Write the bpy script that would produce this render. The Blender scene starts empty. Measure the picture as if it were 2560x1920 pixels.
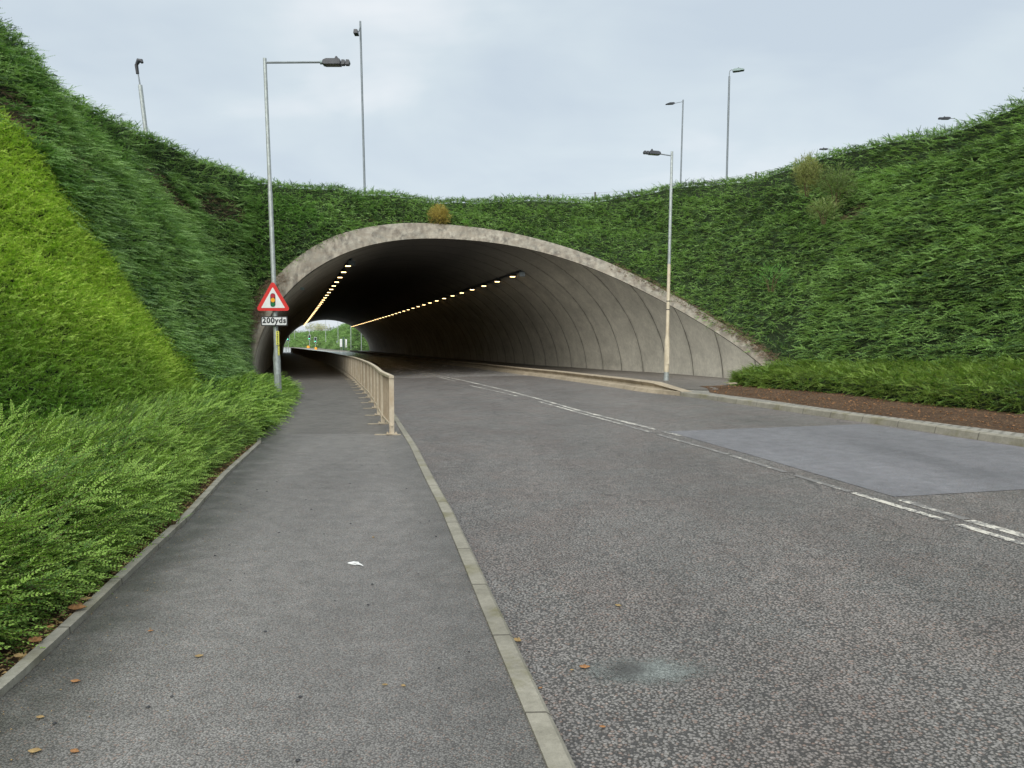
import bpy, math, random
import numpy as np
from mathutils import Vector, Matrix
random.seed(7); rng = np.random.default_rng(11)
SC = bpy.context.scene
COL = SC.collection
R = math.radians
EZ = 1.65

# ------------------------------------------------------------------ helpers
def link(name, verts, faces, mats, parent=None, smooth=False, midx=None, uv=None):
    me = bpy.data.meshes.new(name)
    me.from_pydata([tuple(map(float, v)) for v in verts], [], [tuple(int(i) for i in f) for f in faces])
    if not isinstance(mats, (list, tuple)): mats = [mats]
    for m in mats: me.materials.append(m)
    if midx is not None: me.polygons.foreach_set('material_index', np.array(midx, dtype=np.int32))
    if smooth is True: me.polygons.foreach_set('use_smooth', np.ones(len(me.polygons), dtype=bool))
    elif smooth: me.polygons.foreach_set('use_smooth', np.array(smooth, dtype=bool))
    if uv is not None:
        l = me.uv_layers.new(name='UVMap')
        vi = np.empty(len(me.loops), dtype=np.int32); me.loops.foreach_get('vertex_index', vi)
        l.data.foreach_set('uv', np.asarray(uv, dtype=np.float32)[vi].ravel())
    me.update()
    o = bpy.data.objects.new(name, me); COL.objects.link(o)
    if parent is not None: o.parent = parent
    return o
def tag(o, label=None, cat=None, group=None, kind=None):
    if label: o['label'] = label
    if cat: o['category'] = cat
    if group: o['group'] = group
    if kind: o['kind'] = kind
    return o
def empty(name, loc=(0, 0, 0), **k):
    o = bpy.data.objects.new(name, None); COL.objects.link(o); o.location = loc
    o.empty_display_size = .2
    return tag(o, **k)
def copy_tree(o, parent=None):
    c = o.copy(); COL.objects.link(c)
    if parent is not None: c.parent = parent
    for ch in [x for x in bpy.data.objects if x.parent == o]: copy_tree(ch, c)
    return c

class MB:
    def __init__(s): s.v = []; s.f = []; s.sm = []
    def add(s, vs, fs, sm=False):
        n = len(s.v); s.v += [Vector(v) for v in vs]; s.f += [[i + n for i in f] for f in fs]; s.sm += [sm] * len(fs); return s
    def box(s, c, d, M=None, top=(1, 1)):
        c = Vector(c); x, y, z = [k / 2 for k in d]
        vs = [Vector((a * x * (top[0] if e > 0 else 1), b * y * (top[1] if e > 0 else 1), e * z)) for e in (-1, 1) for a, b in ((-1, -1), (1, -1), (1, 1), (-1, 1))]
        if M: vs = [M @ v for v in vs]
        return s.add([v + c for v in vs], [(0, 3, 2, 1), (4, 5, 6, 7), (0, 1, 5, 4), (1, 2, 6, 5), (2, 3, 7, 6), (3, 0, 4, 7)])
    def tube(s, pts, rs, n=12, cap=True, flat=1.0):
        pts = [Vector(p) for p in pts]
        if not isinstance(rs, (list, tuple)): rs = [rs] * len(pts)
        vs = []; up = None
        for i, p in enumerate(pts):
            t = (pts[min(i + 1, len(pts) - 1)] - pts[max(i - 1, 0)]).normalized()
            a = t.orthogonal().normalized() if up is None else (up - t * up.dot(t)).normalized()
            up = a; b = t.cross(a)
            for k in range(n):
                w = 2 * math.pi * k / n
                vs.append(p + (a * math.cos(w) + b * math.sin(w) * flat) * rs[i])
        m = len(pts)
        fs = [(i * n + k, i * n + (k + 1) % n, (i + 1) * n + (k + 1) % n, (i + 1) * n + k) for i in range(m - 1) for k in range(n)]
        s.add(vs, fs, True)
        if cap: s.add(vs[:n], [tuple(range(n))[::-1]]); s.add(vs[-n:], [tuple(range(n))])
        return s
    def prism(s, poly, M, h):
        """poly: 2D outline in the XY plane of frame M, extruded by h along its Z"""
        n = len(poly); vs = [M @ Vector((x, y, 0)) for x, y in poly] + [M @ Vector((x, y, h)) for x, y in poly]
        return s.add(vs, [tuple(range(n))[::-1], tuple(range(n, 2 * n))] + [(i, (i + 1) % n, n + (i + 1) % n, n + i) for i in range(n)])
    def obj(s, name, mat, parent=None): return link(name, s.v, s.f, mat, parent, smooth=s.sm)

_W = [(rng.normal(size=3), rng.uniform(0, 6.28)) for _ in range(14)]
def nz(p, sc):
    """smooth pseudo noise in -1..1 for an (N,3) array, features about sc metres"""
    p = np.asarray(p, float) / sc * 1.6
    a = np.zeros(len(p))
    for i, (k, ph) in enumerate(_W): a += np.sin(p @ (k * (1 + .25 * i / 3)) + ph)
    return np.clip(a / 4.5, -1, 1)
itp = np.interp

# ------------------------------------------------------------------ node helpers
class NT:
    def __init__(s, m): s.m = m; m.use_nodes = True; s.t = m.node_tree; s.t.nodes.clear()
    def n(s, typ, **k):
        n = s.t.nodes.new(typ)
        for a, v in k.items():
            if a.startswith('_'): setattr(n, a[1:], v)
            else:
                key = int(a[1:]) if a[0] == 'i' and a[1:].isdigit() else a.replace('__', ' ')
                if hasattr(v, 'is_output') or isinstance(v, bpy.types.NodeSocket): s.t.links.new(v, n.inputs[key])
                else: n.inputs[key].default_value = v
        return n
    def pos(s): return s.n('ShaderNodeNewGeometry').outputs['Position']
    def noise(s, vec, scale, detail=3, rough=.55): return s.n('ShaderNodeTexNoise', Vector=vec, Scale=scale, Detail=detail, Roughness=rough).outputs[0]
    def map(s, vec, sc): return s.n('ShaderNodeMapping', Vector=vec, Scale=sc).outputs[0]
    def ramp(s, fac, stops):
        r = s.n('ShaderNodeValToRGB', Fac=fac); e = r.color_ramp.elements
        while len(e) < len(stops): e.new(.5)
        for i, (p, c) in enumerate(stops):
            e[i].position = p; e[i].color = (c, c, c, 1) if isinstance(c, (int, float)) else (*c, 1)
        return r.outputs[0]
    def mix(s, fac, a, b, mode='MIX'):
        n = s.t.nodes.new('ShaderNodeMix'); n.data_type = 'RGBA'; n.blend_type = mode
        for key, v in ((0, fac), (6, a), (7, b)):
            if isinstance(v, bpy.types.NodeSocket): s.t.links.new(v, n.inputs[key])
            elif key == 0: n.inputs[0].default_value = v
            else: n.inputs[key].default_value = (*v, 1) if len(v) == 3 else v
        return n.outputs[2]
    def math(s, op, a, b=0.0, c=0.0, clamp=False):
        n = s.n('ShaderNodeMath', _operation=op, _use_clamp=clamp, i0=a, i1=b)
        if op in ('MULTIPLY_ADD', 'COMPARE'):
            if isinstance(c, bpy.types.NodeSocket): s.t.links.new(c, n.inputs[2])
            else: n.inputs[2].default_value = c
        return n.outputs[0]
    def bump(s, h, strength, dist): return s.n('ShaderNodeBump', Height=h, Strength=strength, Distance=dist).outputs[0]
    def out(s, color, rough=.6, normal=None, spec=.5, metal=0.0, **k):
        b = s.n('ShaderNodeBsdfPrincipled')
        for key, v in (('Base Color', color), ('Roughness', rough), ('Normal', normal), ('Specular IOR Level', spec), ('Metallic', metal)):
            if v is None: continue
            if isinstance(v, bpy.types.NodeSocket): s.t.links.new(v, b.inputs[key])
            else: b.inputs[key].default_value = (*v, 1) if key == 'Base Color' and len(v) == 3 else v
        s.n('ShaderNodeOutputMaterial', Surface=b.outputs[0]); return s.m
def newmat(name): return NT(bpy.data.materials.new(name))

def m_asphalt(name, scale, lo, hi, gap, bump, damp=False, tint=None, rough=(.42, .62)):
    t = newmat(name); p = t.pos()
    jit = t.n('ShaderNodeTexNoise', Vector=p, Scale=scale * .6, Detail=1).outputs['Color']
    pj = t.n('ShaderNodeVectorMath', _operation='MULTIPLY_ADD', i0=jit, i1=(.6 / scale,) * 3, i2=p).outputs[0]
    v = t.n('ShaderNodeTexVoronoi', Vector=pj, Scale=scale)
    g = t.n('ShaderNodeSeparateColor', Color=v.outputs['Color'])
    stone = t.mix(t.ramp(g.outputs[0], [(0, 0), (.55, .35), (.9, .6), (1, 1)]), lo, hi)
    stone = t.mix(t.math('MULTIPLY', t.math('GREATER_THAN', g.outputs[1], .9), .4), stone, (.27, .15, .10))
    stone = t.mix(t.math('MULTIPLY', t.math('GREATER_THAN', g.outputs[2], .95), .3), stone, (.34, .32, .28))
    d = t.ramp(v.outputs['Distance'], [(.38, 1), (.72, 0)])
    col = t.mix(d, gap, stone)
    big = t.noise(t.map(p, (.9, .28, 1)), .55, 5, .6)
    col = t.mix(1.0, col, t.ramp(big, [(.25, .66), (.5, .98), (.75, 1.22)]), 'MULTIPLY')
    mid = t.noise(p, 5.5, 4, .65)
    col = t.mix(.6, col, t.ramp(mid, [(.3, .7), (.7, 1.25)]), 'MULTIPLY')
    if tint: col = t.mix(t.math('MULTIPLY', t.ramp(t.noise(p, 1.1, 3), [(.42, 0), (.62, 1)]), .55), col, tint, 'MULTIPLY')
    if tint:
        wp = t.n('ShaderNodeVectorMath', _operation='MULTIPLY_ADD', i0=t.n('ShaderNodeTexNoise', Vector=p, Scale=2.2, Detail=5).outputs['Color'], i1=(.55, .55, 0), i2=p).outputs[0]
        ce = t.n('ShaderNodeTexVoronoi', Vector=wp, Scale=.55, _feature='DISTANCE_TO_EDGE').outputs['Distance']
        cr = t.math('MULTIPLY', t.ramp(ce, [(.002, 1), (.007, 0)]), t.ramp(t.noise(p, .35, 3), [(.52, 0), (.60, 1)]))
        col = t.mix(t.math('MULTIPLY', cr, .75), col, (.03, .028, .027))
        # old oil drips and polished scuffs
        dr = t.ramp(t.noise(t.map(p, (1.6, .55, 1)), 1.7, 5, .7), [(.60, 0), (.72, 1)])
        col = t.mix(t.math('MULTIPLY', dr, .38), col, (.05, .047, .047))
    rg = t.ramp(t.noise(p, 1.3, 4), [(.3, rough[0]), (.7, rough[1])])
    if damp:
        a = t.n('ShaderNodeAttribute', _attribute_name='damp').outputs['Fac']
        a = t.math('MULTIPLY', a, t.ramp(t.noise(p, 3.2, 4), [(.25, .5), (.6, 1.2)]), clamp=True)
        col = t.mix(a, col, t.mix(1.0, col, (.36, .37, .33), 'MULTIPLY'))
    return t.out(col, rg, t.bump(t.math('MULTIPLY_ADD', d, 1.0, mid), bump, .6 / scale), .5)

def m_concrete(name, base, dark, scale=1.0, streak=0.0, joint=None, moss=0.0, bump=.25, tunnel=False, brown=0.0):
    t = newmat(name); p = t.pos()
    n1 = t.noise(p, 1.3 * scale, 6, .65); n2 = t.noise(p, 9 * scale, 5, .7); n3 = t.noise(p, 60 * scale, 2)
    col = t.mix(t.ramp(n1, [(.3, 0), (.72, 1)]), dark, base)
    col = t.mix(.55, col, t.ramp(n2, [(.3, .72), (.7, 1.2)]), 'MULTIPLY')
    col = t.mix(.35, col, t.ramp(n3, [(.3, .75), (.7, 1.2)]), 'MULTIPLY')
    if streak:
        s = t.ramp(t.noise(t.map(p, (4.5, 2.0, .35)), .9, 4, .6), [(.36, 1), (.62, .0)])
        s = t.math('MULTIPLY', s, t.ramp(n1, [(.35, .35), (.6, 1)]))
        col = t.mix(t.math('MULTIPLY', s, streak, clamp=True), col, (.035, .033, .03))
    if brown: col = t.mix(t.math('MULTIPLY', t.ramp(t.noise(p, 2.3, 5, .7), [(.4, 0), (.58, 1)]), brown), col, (.16, .12, .085))
    h = n2
    if tunnel:
        uv = t.n('ShaderNodeSeparateXYZ', Vector=t.n('ShaderNodeUVMap').outputs[0])
        u = uv.outputs[0]; vv = uv.outputs[1]
        fr = t.math('FRACT', t.math('DIVIDE', t.math('ADD', u, 201.3), 2.45))
        ed = t.math('ABSOLUTE', t.math('SUBTRACT', fr, .5))                      # 0.5 at a joint
        wob = t.math('MULTIPLY', t.math('SUBTRACT', t.noise(p, 6, 3), .5), .012)
        ed = t.math('ADD', ed, wob)
        line = t.ramp(ed, [(.480, 0), (.492, 1)])
        soft = t.ramp(ed, [(.40, 0), (.5, 1)])
        drip = t.ramp(t.noise(t.map(p, (2.2, 2.2, .5)), 2.0, 4, .7), [(.42, 0), (.66, 1)])
        col = t.mix(t.math('MULTIPLY', soft, t.math('MULTIPLY', drip, .6)), col, (.05, .045, .035))
        col = t.mix(t.math('MULTIPLY', line, .7), col, (.05, .045, .035))
        half = t.math('FRACT', t.math('DIVIDE', t.math('ADD', u, 201.3), 1.225))
        tone = t.n('ShaderNodeTexWhiteNoise', _noise_dimensions='1D', W=t.math('FLOOR', t.math('DIVIDE', t.math('ADD', u, 201.3), 2.45))).outputs[0]
        col = t.mix(.5, col, t.ramp(tone, [(0, .9), (1, 1.15)]), 'MULTIPLY')
        soot = t.noise(t.map(p, (.5, .16, .5)), 1.2, 4, .6)
        col = t.mix(t.math('MULTIPLY', t.ramp(soot, [(.55, 0), (.8, 1)]), .45), col, (.07, .065, .055))
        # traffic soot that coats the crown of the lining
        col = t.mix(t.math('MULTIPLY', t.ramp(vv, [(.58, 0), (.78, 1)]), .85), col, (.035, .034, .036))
        h = t.math('SUBTRACT', t.math('MULTIPLY', h, .3), t.math('MULTIPLY', line, 2.0))
    if joint:
        uv = t.n('ShaderNodeSeparateXYZ', Vector=t.n('ShaderNodeUVMap').outputs[0])
        fr = t.math('ABSOLUTE', t.math('SUBTRACT', t.math('FRACT', t.math('DIVIDE', uv.outputs[0], joint)), .5))
        line = t.ramp(fr, [(.489, 0), (.4945, 1)])
        col = t.mix(t.math('MULTIPLY', line, .8), col, (.05, .045, .035))
        tone = t.n('ShaderNodeTexWhiteNoise', _noise_dimensions='1D', W=t.math('ROUND', t.math('DIVIDE', uv.outputs[0], joint))).outputs[0]
        col = t.mix(.6, col, t.ramp(tone, [(0, .82), (1, 1.12)]), 'MULTIPLY')
    if moss:
        col = t.mix(t.math('MULTIPLY', t.ramp(t.noise(p, 1.7, 5, .7), [(.52, 0), (.68, 1)]), moss), col, (.13, .12, .035))
    return t.out(col, .75, t.bump(h, bump, .02), .3)

def m_plain(name, c, rough=.5, metal=0.0, var=.25, sc=8.0, dirt=None):
    t = newmat(name); p = t.pos()
    col = t.mix(1.0, c, t.ramp(t.noise(p, sc, 4, .6), [(.3, 1 - var), (.7, 1 + var)]), 'MULTIPLY')
    if dirt: col = t.mix(t.math('MULTIPLY', t.ramp(t.noise(t.map(p, (1, 1, .3)), 7, 5, .7), [(.45, 0), (.7, 1)]), .6), col, dirt)
    return t.out(col, rough, None, .4, metal)
def m_emit(name, c, s):
    t = newmat(name); e = t.n('ShaderNodeEmission', Color=(*c, 1), Strength=s)
    t.n('ShaderNodeOutputMaterial', Surface=e.outputs[0]); return t.m
def m_leaf(name, a, b, c, lo=.25, sc=.45, extra=None, exf=0.0, foot=None):
    """a dark, b mid, c light leaf colours; clumps vary over metres and each shoot has its own tone"""
    t = newmat(name); p = t.pos()
    clump = t.noise(p, sc, 4, .6)
    rnd = t.n('ShaderNodeObjectInfo').outputs['Random']
    tip = t.n('ShaderNodeAttribute', _attribute_name='tip').outputs['Fac']
    f = t.math('ADD', t.math('MULTIPLY', clump, .9), t.math('MULTIPLY', rnd, .62))
    f = t.math('ADD', f, t.math('MULTIPLY', tip, .22))
    col = t.ramp(f, [(.42, a), (.74, b), (1.15 if False else 1.0, c)])
    if extra: col = t.mix(t.math('MULTIPLY', t.ramp(t.noise(p, .33, 3, .6), [(.48, 0), (.6, 1)]), exf), col, extra)
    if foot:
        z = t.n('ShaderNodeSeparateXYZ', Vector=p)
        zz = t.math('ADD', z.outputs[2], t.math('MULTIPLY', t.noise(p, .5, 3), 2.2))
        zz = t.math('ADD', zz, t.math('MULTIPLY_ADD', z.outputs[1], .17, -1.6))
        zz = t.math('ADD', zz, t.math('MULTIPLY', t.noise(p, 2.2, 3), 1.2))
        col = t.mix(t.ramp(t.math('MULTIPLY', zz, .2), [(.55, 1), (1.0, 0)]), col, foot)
    b_ = t.n('ShaderNodeBsdfPrincipled', Base__Color=col, Roughness=.45, Specular__IOR__Level=.35) if False else t.n('ShaderNodeBsdfPrincipled')
    t.t.links.new(col, b_.inputs['Base Color']); b_.inputs['Roughness'].default_value = .48; b_.inputs['Specular IOR Level'].default_value = .35
    tr = t.n('ShaderNodeBsdfTranslucent', Color=t.mix(1.0, col, (1.1, 1.25, .55), 'MULTIPLY'))
    mx = t.n('ShaderNodeMixShader', i0=.28, i1=b_.outputs[0], i2=tr.outputs[0])
    t.n('ShaderNodeOutputMaterial', Surface=mx.outputs[0]); return t.m

M = {}
M['road'] = m_asphalt('road_asphalt', 62, (.175, .166, .157), (.295, .283, .271), (.058, .055, .052), .75, tint=(1.0, .90, .87))
M['sheenroad'] = m_asphalt('painted_sheen_asphalt', 50, (.34, .335, .33), (.52, .515, .51), (.24, .235, .23), .10, rough=(.16, .30))  # wet surface, with the sky's grazing sheen painted in as a paler colour
M['foot'] = m_asphalt('footway_asphalt', 110, (.175, .168, .160), (.305, .296, .284), (.088, .084, .08), .45, damp=True)
M['foot2'] = m_asphalt('tunnel_footway_asphalt', 110, (.185, .175, .163), (.33, .314, .297), (.085, .08, .075), .5, damp=True)
M['patch'] = m_asphalt('patch_asphalt', 120, (.165, .167, .182), (.245, .248, .268), (.10, .101, .11), .35, rough=(.5, .65))
M['pave'] = m_asphalt('pavement_asphalt', 110, (.14, .127, .112), (.27, .25, .225), (.06, .054, .048), .4)
M['kerb'] = m_concrete('kerb_concrete', (.32, .305, .255), (.22, .21, .17), 3, joint=.915, moss=.6)
M['edging'] = m_concrete('edging_concrete', (.36, .35, .30), (.22, .21, .17), 4, joint=.915, moss=.3)
M['trief'] = m_concrete('containment_kerb_concrete', (.42, .36, .27), (.30, .25, .18), 3, joint=.915)
M['sett'] = None
M['pad'] = m_concrete('pad_concrete', (.42, .37, .28), (.30, .26, .19), 5)
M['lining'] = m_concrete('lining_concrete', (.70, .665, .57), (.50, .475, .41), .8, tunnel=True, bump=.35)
M['rim'] = m_concrete('rim_concrete', (.38, .355, .295), (.23, .215, .175), .8, streak=.8, brown=.35, bump=.05)
M['galv'] = m_plain('galvanised_steel', (.36, .40, .40), .45, .35, .22, 14, dirt=(.24, .26, .24))
M['galvd'] = m_plain('dark_galvanised_steel', (.20, .23, .25), .5, .3, .15, 5)
M['cream'] = m_plain('cream_painted_steel', (.56, .50, .38), .5, 0, .12, 6, dirt=(.40, .31, .19))
M['rail'] = m_plain('beige_painted_steel', (.50, .44, .34), .5, 0, .16, 9, dirt=(.34, .24, .14))
M['bar'] = m_plain('stained_beige_steel', (.34, .28, .20), .55, 0, .18, 9, dirt=(.22, .15, .09))
M['black'] = m_plain('black_plastic', (.025, .027, .032), .45)
M['headd'] = m_plain('dark_lamp_body', (.05, .055, .065), .4, .1)
M['headl'] = m_plain('grey_lamp_cover', (.22, .30, .30), .4, .1)
M['glass'] = m_plain('lamp_glass', (.30, .30, .30), .1)
M['red'] = m_plain('sign_red', (.62, .035, .035), .4, 0, .06)
M['white'] = m_plain('sign_white', (.72, .74, .76), .4, 0, .05)
M['amberp'] = m_plain('sign_amber', (.85, .38, .02), .4, 0, .05)
M['greenp'] = m_plain('sign_green', (.01, .16, .06), .4, 0, .05)
M['redp'] = m_plain('sign_signal_red', (.42, .03, .05), .4, 0, .05)
M['yell'] = m_plain('yellow_plate', (.62, .62, .12), .5, 0, .1)
M['orange'] = m_plain('orange_plastic', (.75, .33, .02), .5, 0, .1)
M['dgreen'] = m_plain('dark_green_board', (.015, .06, .04), .5)
M['green_on'] = m_emit('green_signal_light', (.15, 1, .55), 1.6)
M['wood'] = m_plain('fence_wood', (.09, .08, .07), .8)
M['wire'] = m_plain('wire', (.25, .26, .28), .5, .5)
M['stem'] = m_plain('shoot_stem', (.10, .075, .035), .8)
M['bark'] = m_plain('bark', (.16, .12, .08), .85)
M['tlamp'] = m_emit('tunnel_lamp_light', (1, .68, .30), 3.2)
M['litter'] = m_plain('white_plastic_scrap', (.75, .77, .78), .35, 0, .05)
M['dead'] = m_plain('dead_leaf_orange', (.30, .15, .06), .7, 0, .35, 60)
M['dead2'] = m_plain('dead_leaf_tan', (.33, .23, .10), .7, 0, .3, 60)
def m_soil(name, a, b, c):
    t = newmat(name); p = t.pos()
    col = t.mix(t.ramp(t.noise(p, 14, 6, .75), [(.35, 0), (.65, 1)]), a, b)
    v = t.n('ShaderNodeTexVoronoi', Vector=p, Scale=26)
    g = t.n('ShaderNodeSeparateColor', Color=v.outputs['Color'])
    col = t.mix(t.math('MULTIPLY', t.math('GREATER_THAN', g.outputs[0], .72), t.ramp(v.outputs['Distance'], [(.2, 1), (.5, 0)])), col, c)
    col = t.mix(.6, col, t.ramp(t.noise(p, 1.5, 4), [(.3, .6), (.7, 1.3)]), 'MULTIPLY')
    return t.out(col, .9, t.bump(t.noise(p, 30, 4, .7), 1.0, .03), .2)
M['soil'] = m_soil('soil_with_leaf_litter', (.045, .027, .016), (.12, .075, .045), (.24, .14, .07))
M['earth'] = m_soil('shaded_earth', (.012, .016, .008), (.035, .03, .015), (.05, .05, .02))
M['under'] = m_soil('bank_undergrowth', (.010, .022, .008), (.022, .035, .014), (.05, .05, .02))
t = newmat('granite_setts'); p = t.n('ShaderNodeUVMap').outputs[0]
br = t.n('ShaderNodeTexBrick', Vector=p, Scale=1.0, Color1=(.40, .385, .34, 1), Color2=(.30, .29, .26, 1), Mortar=(.09, .085, .07, 1))
br.inputs['Mortar Size'].default_value = .018; br.inputs['Brick Width'].default_value = .21; br.inputs['Row Height'].default_value = .105
c_ = t.mix(.6, br.outputs[0], t.ramp(t.noise(t.pos(), 6, 5, .7), [(.3, .65), (.7, 1.25)]), 'MULTIPLY')
M['sett'] = t.out(c_, .7, t.bump(t.math('SUBTRACT', 1.0, br.outputs['Fac']), .8, .03), .3)
# worn white paint over asphalt stones
def m_line(name, wear):
    wear = wear + .012
    t = newmat(name); p = t.pos()
    v = t.n('ShaderNodeTexVoronoi', Vector=p, Scale=50)
    w = t.math('ADD', t.noise(p, 9, 4, .7), t.math('MULTIPLY', v.outputs['Distance'], .25))
    wear_ = t.math('ADD', w, t.math('MULTIPLY', t.math('SUBTRACT', t.noise(p, 1.1, 3), .5), .5))
    k = t.ramp(wear_, [(wear, 1), (wear + .05, 0)])
    col = t.mix(k, (.17, .165, .16), (.56, .54, .48))
    return t.out(col, .6, t.bump(v.outputs['Distance'], .5, .01), .4)
M['line'] = m_line('worn_white_paint', .575)
M['line2'] = m_line('very_worn_white_paint', .50)

# ------------------------------------------------------------------ terrain functions
def pz(y): return itp(y, [-60, 26, 34, 40, 50, 70, 100, 137, 167, 200, 300, 500], [0, 0, -.06, -.14, -.22, -.32, -.45, -.55, -.60, -.55, -.25, 0])
XKY = [-30, 1, 2.9, 3.6, 4.2, 4.8, 5.75, 7.4, 9.13, 10.4, 12.1, 13.45, 14.7, 16.4, 18, 19.6, 24.4, 31.6, 35.9, 41.2, 51.7, 73, 96, 127, 167, 200]
XKX = [2.6, .55, .25, .12, .01, -.10, -.27, -.57, -.92, -1.17, -1.50, -1.79, -2.06, -2.42, -2.77, -3.13, -4.2, -5.9, -7, -8.3, -11.1, -17.0, -24.2, -34.1, -47.4, -60]
def xk(y): return itp(y, XKY, XKX)
def cen(y):
    t = np.asarray(y, float) - 30; return np.where(t < 0, -1.3 - .215 * t, np.where(t < 8, -1.3 - .215 * t - .0045 * t * t, -3.308 - .287 * (t - 8)))
def slope(y): return itp(y, [30, 38], [-.215, -.287])
XRY = [-30, 0, 6, 11.2, 12.2, 13.87, 15.5, 17.94, 20.8, 24.3, 32.2, 41, 51.3]
XRX = [15, 10.2, 8.8, 7.5, 7.27, 6.94, 6.48, 5.88, 5.15, 4.06, 2.3, .35, -2.13]
def xr(y):
    y = np.asarray(y, float)
    return np.where(y < 51.3, itp(y, XRY, XRX), cen(y) + 5.0)
def zroad(x, y): return pz(y) - .06 + .02 * np.maximum(0, x - xk(y))
def zr(y): return zroad(xr(y), y)

def ribbon(name, ys, cols, mat, damp=None, kind='structure', uvw=None, **k):
    """cols: list of (x(y), z(x,y)); one sheet of quads along y with UV = (arc length, across)"""
    ys = np.asarray(ys, float); n = len(ys); m = len(cols)
    X = np.stack([np.broadcast_to(c[0](ys), n) for c in cols], 1); Z = np.stack([c[1](X[:, j], ys) for j, c in enumerate(cols)], 1)
    Y = np.repeat(ys[:, None], m, 1)
    s = np.concatenate([[0], np.cumsum(np.hypot(np.diff(ys), np.diff(X[:, 0])))])
    U = np.repeat(s[:, None], m, 1)
    D = np.concatenate([np.zeros((n, 1)), np.cumsum(np.sqrt(np.diff(X, axis=1) ** 2 + np.diff(Z, axis=1) ** 2), 1)], 1)
    V = np.stack([X, Y, Z], -1).reshape(-1, 3)
    F = [(i * m + j, i * m + j + 1, (i + 1) * m + j + 1, (i + 1) * m + j) for i in range(n - 1) for j in range(m - 1)]
    o = link(name, V, F, mat, uv=np.stack([U.ravel(), D.ravel()], -1), **k)
    if damp is not None:
        a = o.data.attributes.new('damp', 'FLOAT', 'POINT'); a.data.foreach_set('value', np.asarray(damp(X, Y), dtype=np.float32).ravel())
    if kind: o['kind'] = kind
    return o
def ysr(a, b, near=.35):
    out = [a]
    while out[-1] < b: out.append(out[-1] + max(near, abs(out[-1]) * .02))
    out[-1] = b; return out
off = lambda f, d: (lambda y: f(y) + d)

# left verge edge (edging stones) and the hedge's overhanging front
EDY = [-30, 1, 3.5, 4.6, 5.75, 7.06, 9.41, 12.4, 14, 16, 31, 34]
EDX = [-1.9, -2.2, -2.37, -2.56, -2.77, -3.0, -3.51, -4.06, -4.6, -5.3, -10.2, -11]
def xe(y): return itp(y, EDY, EDX)
def xwl(y): return np.where(y < 34, itp(y, [-30, 12, 16, 33], [-30, -12, -12, -12]), cen(y) - 9.0 * np.sqrt(1 + slope(y) ** 2))
def xwr(y): return cen(y) + 8.95 * np.sqrt(1 + slope(y) ** 2)

# ------------------------------------------------------------------ ground, roads, kerbs
g = link('ground', [(-900, -400, -.75), (900, -400, -.75), (900, 1500, -.75), (-900, 1500, -.75)], [(0, 1, 2, 3)], M['under']); g['kind'] = 'structure'
cols = [(off(xk, 0), zroad)] + [((lambda f: (lambda y: xk(y) + (xr(y) - xk(y)) * f))(f), zroad) for f in (.12, .25, .5, .75, 1.0)]
ribbon('road', ysr(-14, 38), cols, M['road'])
ribbon('road', ysr(38, 168), cols, M['sheenroad'])
# the road past the tunnel: opens out into a wide junction
zf = lambda x, y: pz(y) - .05
FRX = lambda d: (lambda y: itp(y, [168, 178, 186, 206, 243, 300, 368, 440], [-31.5 + d, -34.5 + d, -40 + d, -48 + d, -61.5 + d, -92 + d, -127 + d, -202 + d]))
ribbon('far_road', list(np.linspace(168, 440, 60)), [(lambda y: itp(y, [168, 200, 440], [-75, -130, -360]), zf), (FRX(-2.2), zf)], M['sheenroad'])
ribbon('far_kerb', list(np.linspace(168, 440, 60)), [(FRX(-2.21), zf), (FRX(-2.2), lambda x, y: pz(y) + .08), (FRX(-2.0), lambda x, y: pz(y) + .08)], M['kerb'])
ribbon('far_pavement', list(np.linspace(168, 440, 60)), [(FRX(-2.0), lambda x, y: pz(y) + .078), (FRX(5), lambda x, y: pz(y) + .08)], M['pave'])
zfw = lambda x, y: pz(y) + 0 * x
def dampf(X, Y):
    d = X - xe(Y)
    return np.clip(1.15 - d / .55, 0, 1) + .5 * np.clip(1 - np.abs(X - xk(Y) + .17) / .25, 0, 1)
fcols = [(off(xe, 0.0), zfw)] + [((lambda f: (lambda y: xe(y) + (xk(y) - .112 - xe(y)) * f))(f), zfw) for f in (.06, .12, .2, .3, .42, .6, .8, .92, 1.0)]
ribbon('footway', ysr(-14, 13.75, .3), fcols, M['foot'], damp=dampf)
zfw2 = lambda x, y: pz(y) - .004 + 0 * x
dd = lambda X, Y: .35 + 0 * X
ribbon('footway', ysr(13.75, 34, .35), [(lambda y: itp(y, [13.75, 16, 34], [-5.2, -6.5, -11.2]), zfw2)] + fcols[3:], M['foot2'], damp=dd)
ribbon('footway', ysr(34, 168, .6), [(xwl, zfw2), (lambda y: xk(y) - .112, zfw2)], M['foot2'], damp=lambda X, Y: 0 * X + .2)
# kerbs
kz = lambda dz: (lambda x, y: pz(y) + dz + 0 * x)
ribbon('kerb', ysr(-14, 168, .3), [(off(xk, -.114), kz(-.05)), (off(xk, -.112), kz(.012)), (off(xk, -.02), kz(.014)), (off(xk, .0), kz(.0)), (off(xk, .012), kz(-.10))], M['kerb'])
ribbon('path_edging', ysr(-14, 13.0, .3), [(off(xe, -.075), kz(-.05)), (off(xe, -.073), kz(.035)), (off(xe, -.006), kz(.035)), (off(xe, .0), kz(-.03))], M['edging'])
rz = lambda dz: (lambda x, y: zr(y) + dz)
ribbon('kerb', ysr(-14, 22.0, .3), [(off(xr, -.012), rz(-.04)), (off(xr, .02), rz(.105)), (off(xr, .04), rz(.12)), (off(xr, .15), rz(.122)), (off(xr, .152), rz(.05))], M['kerb'])
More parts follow.
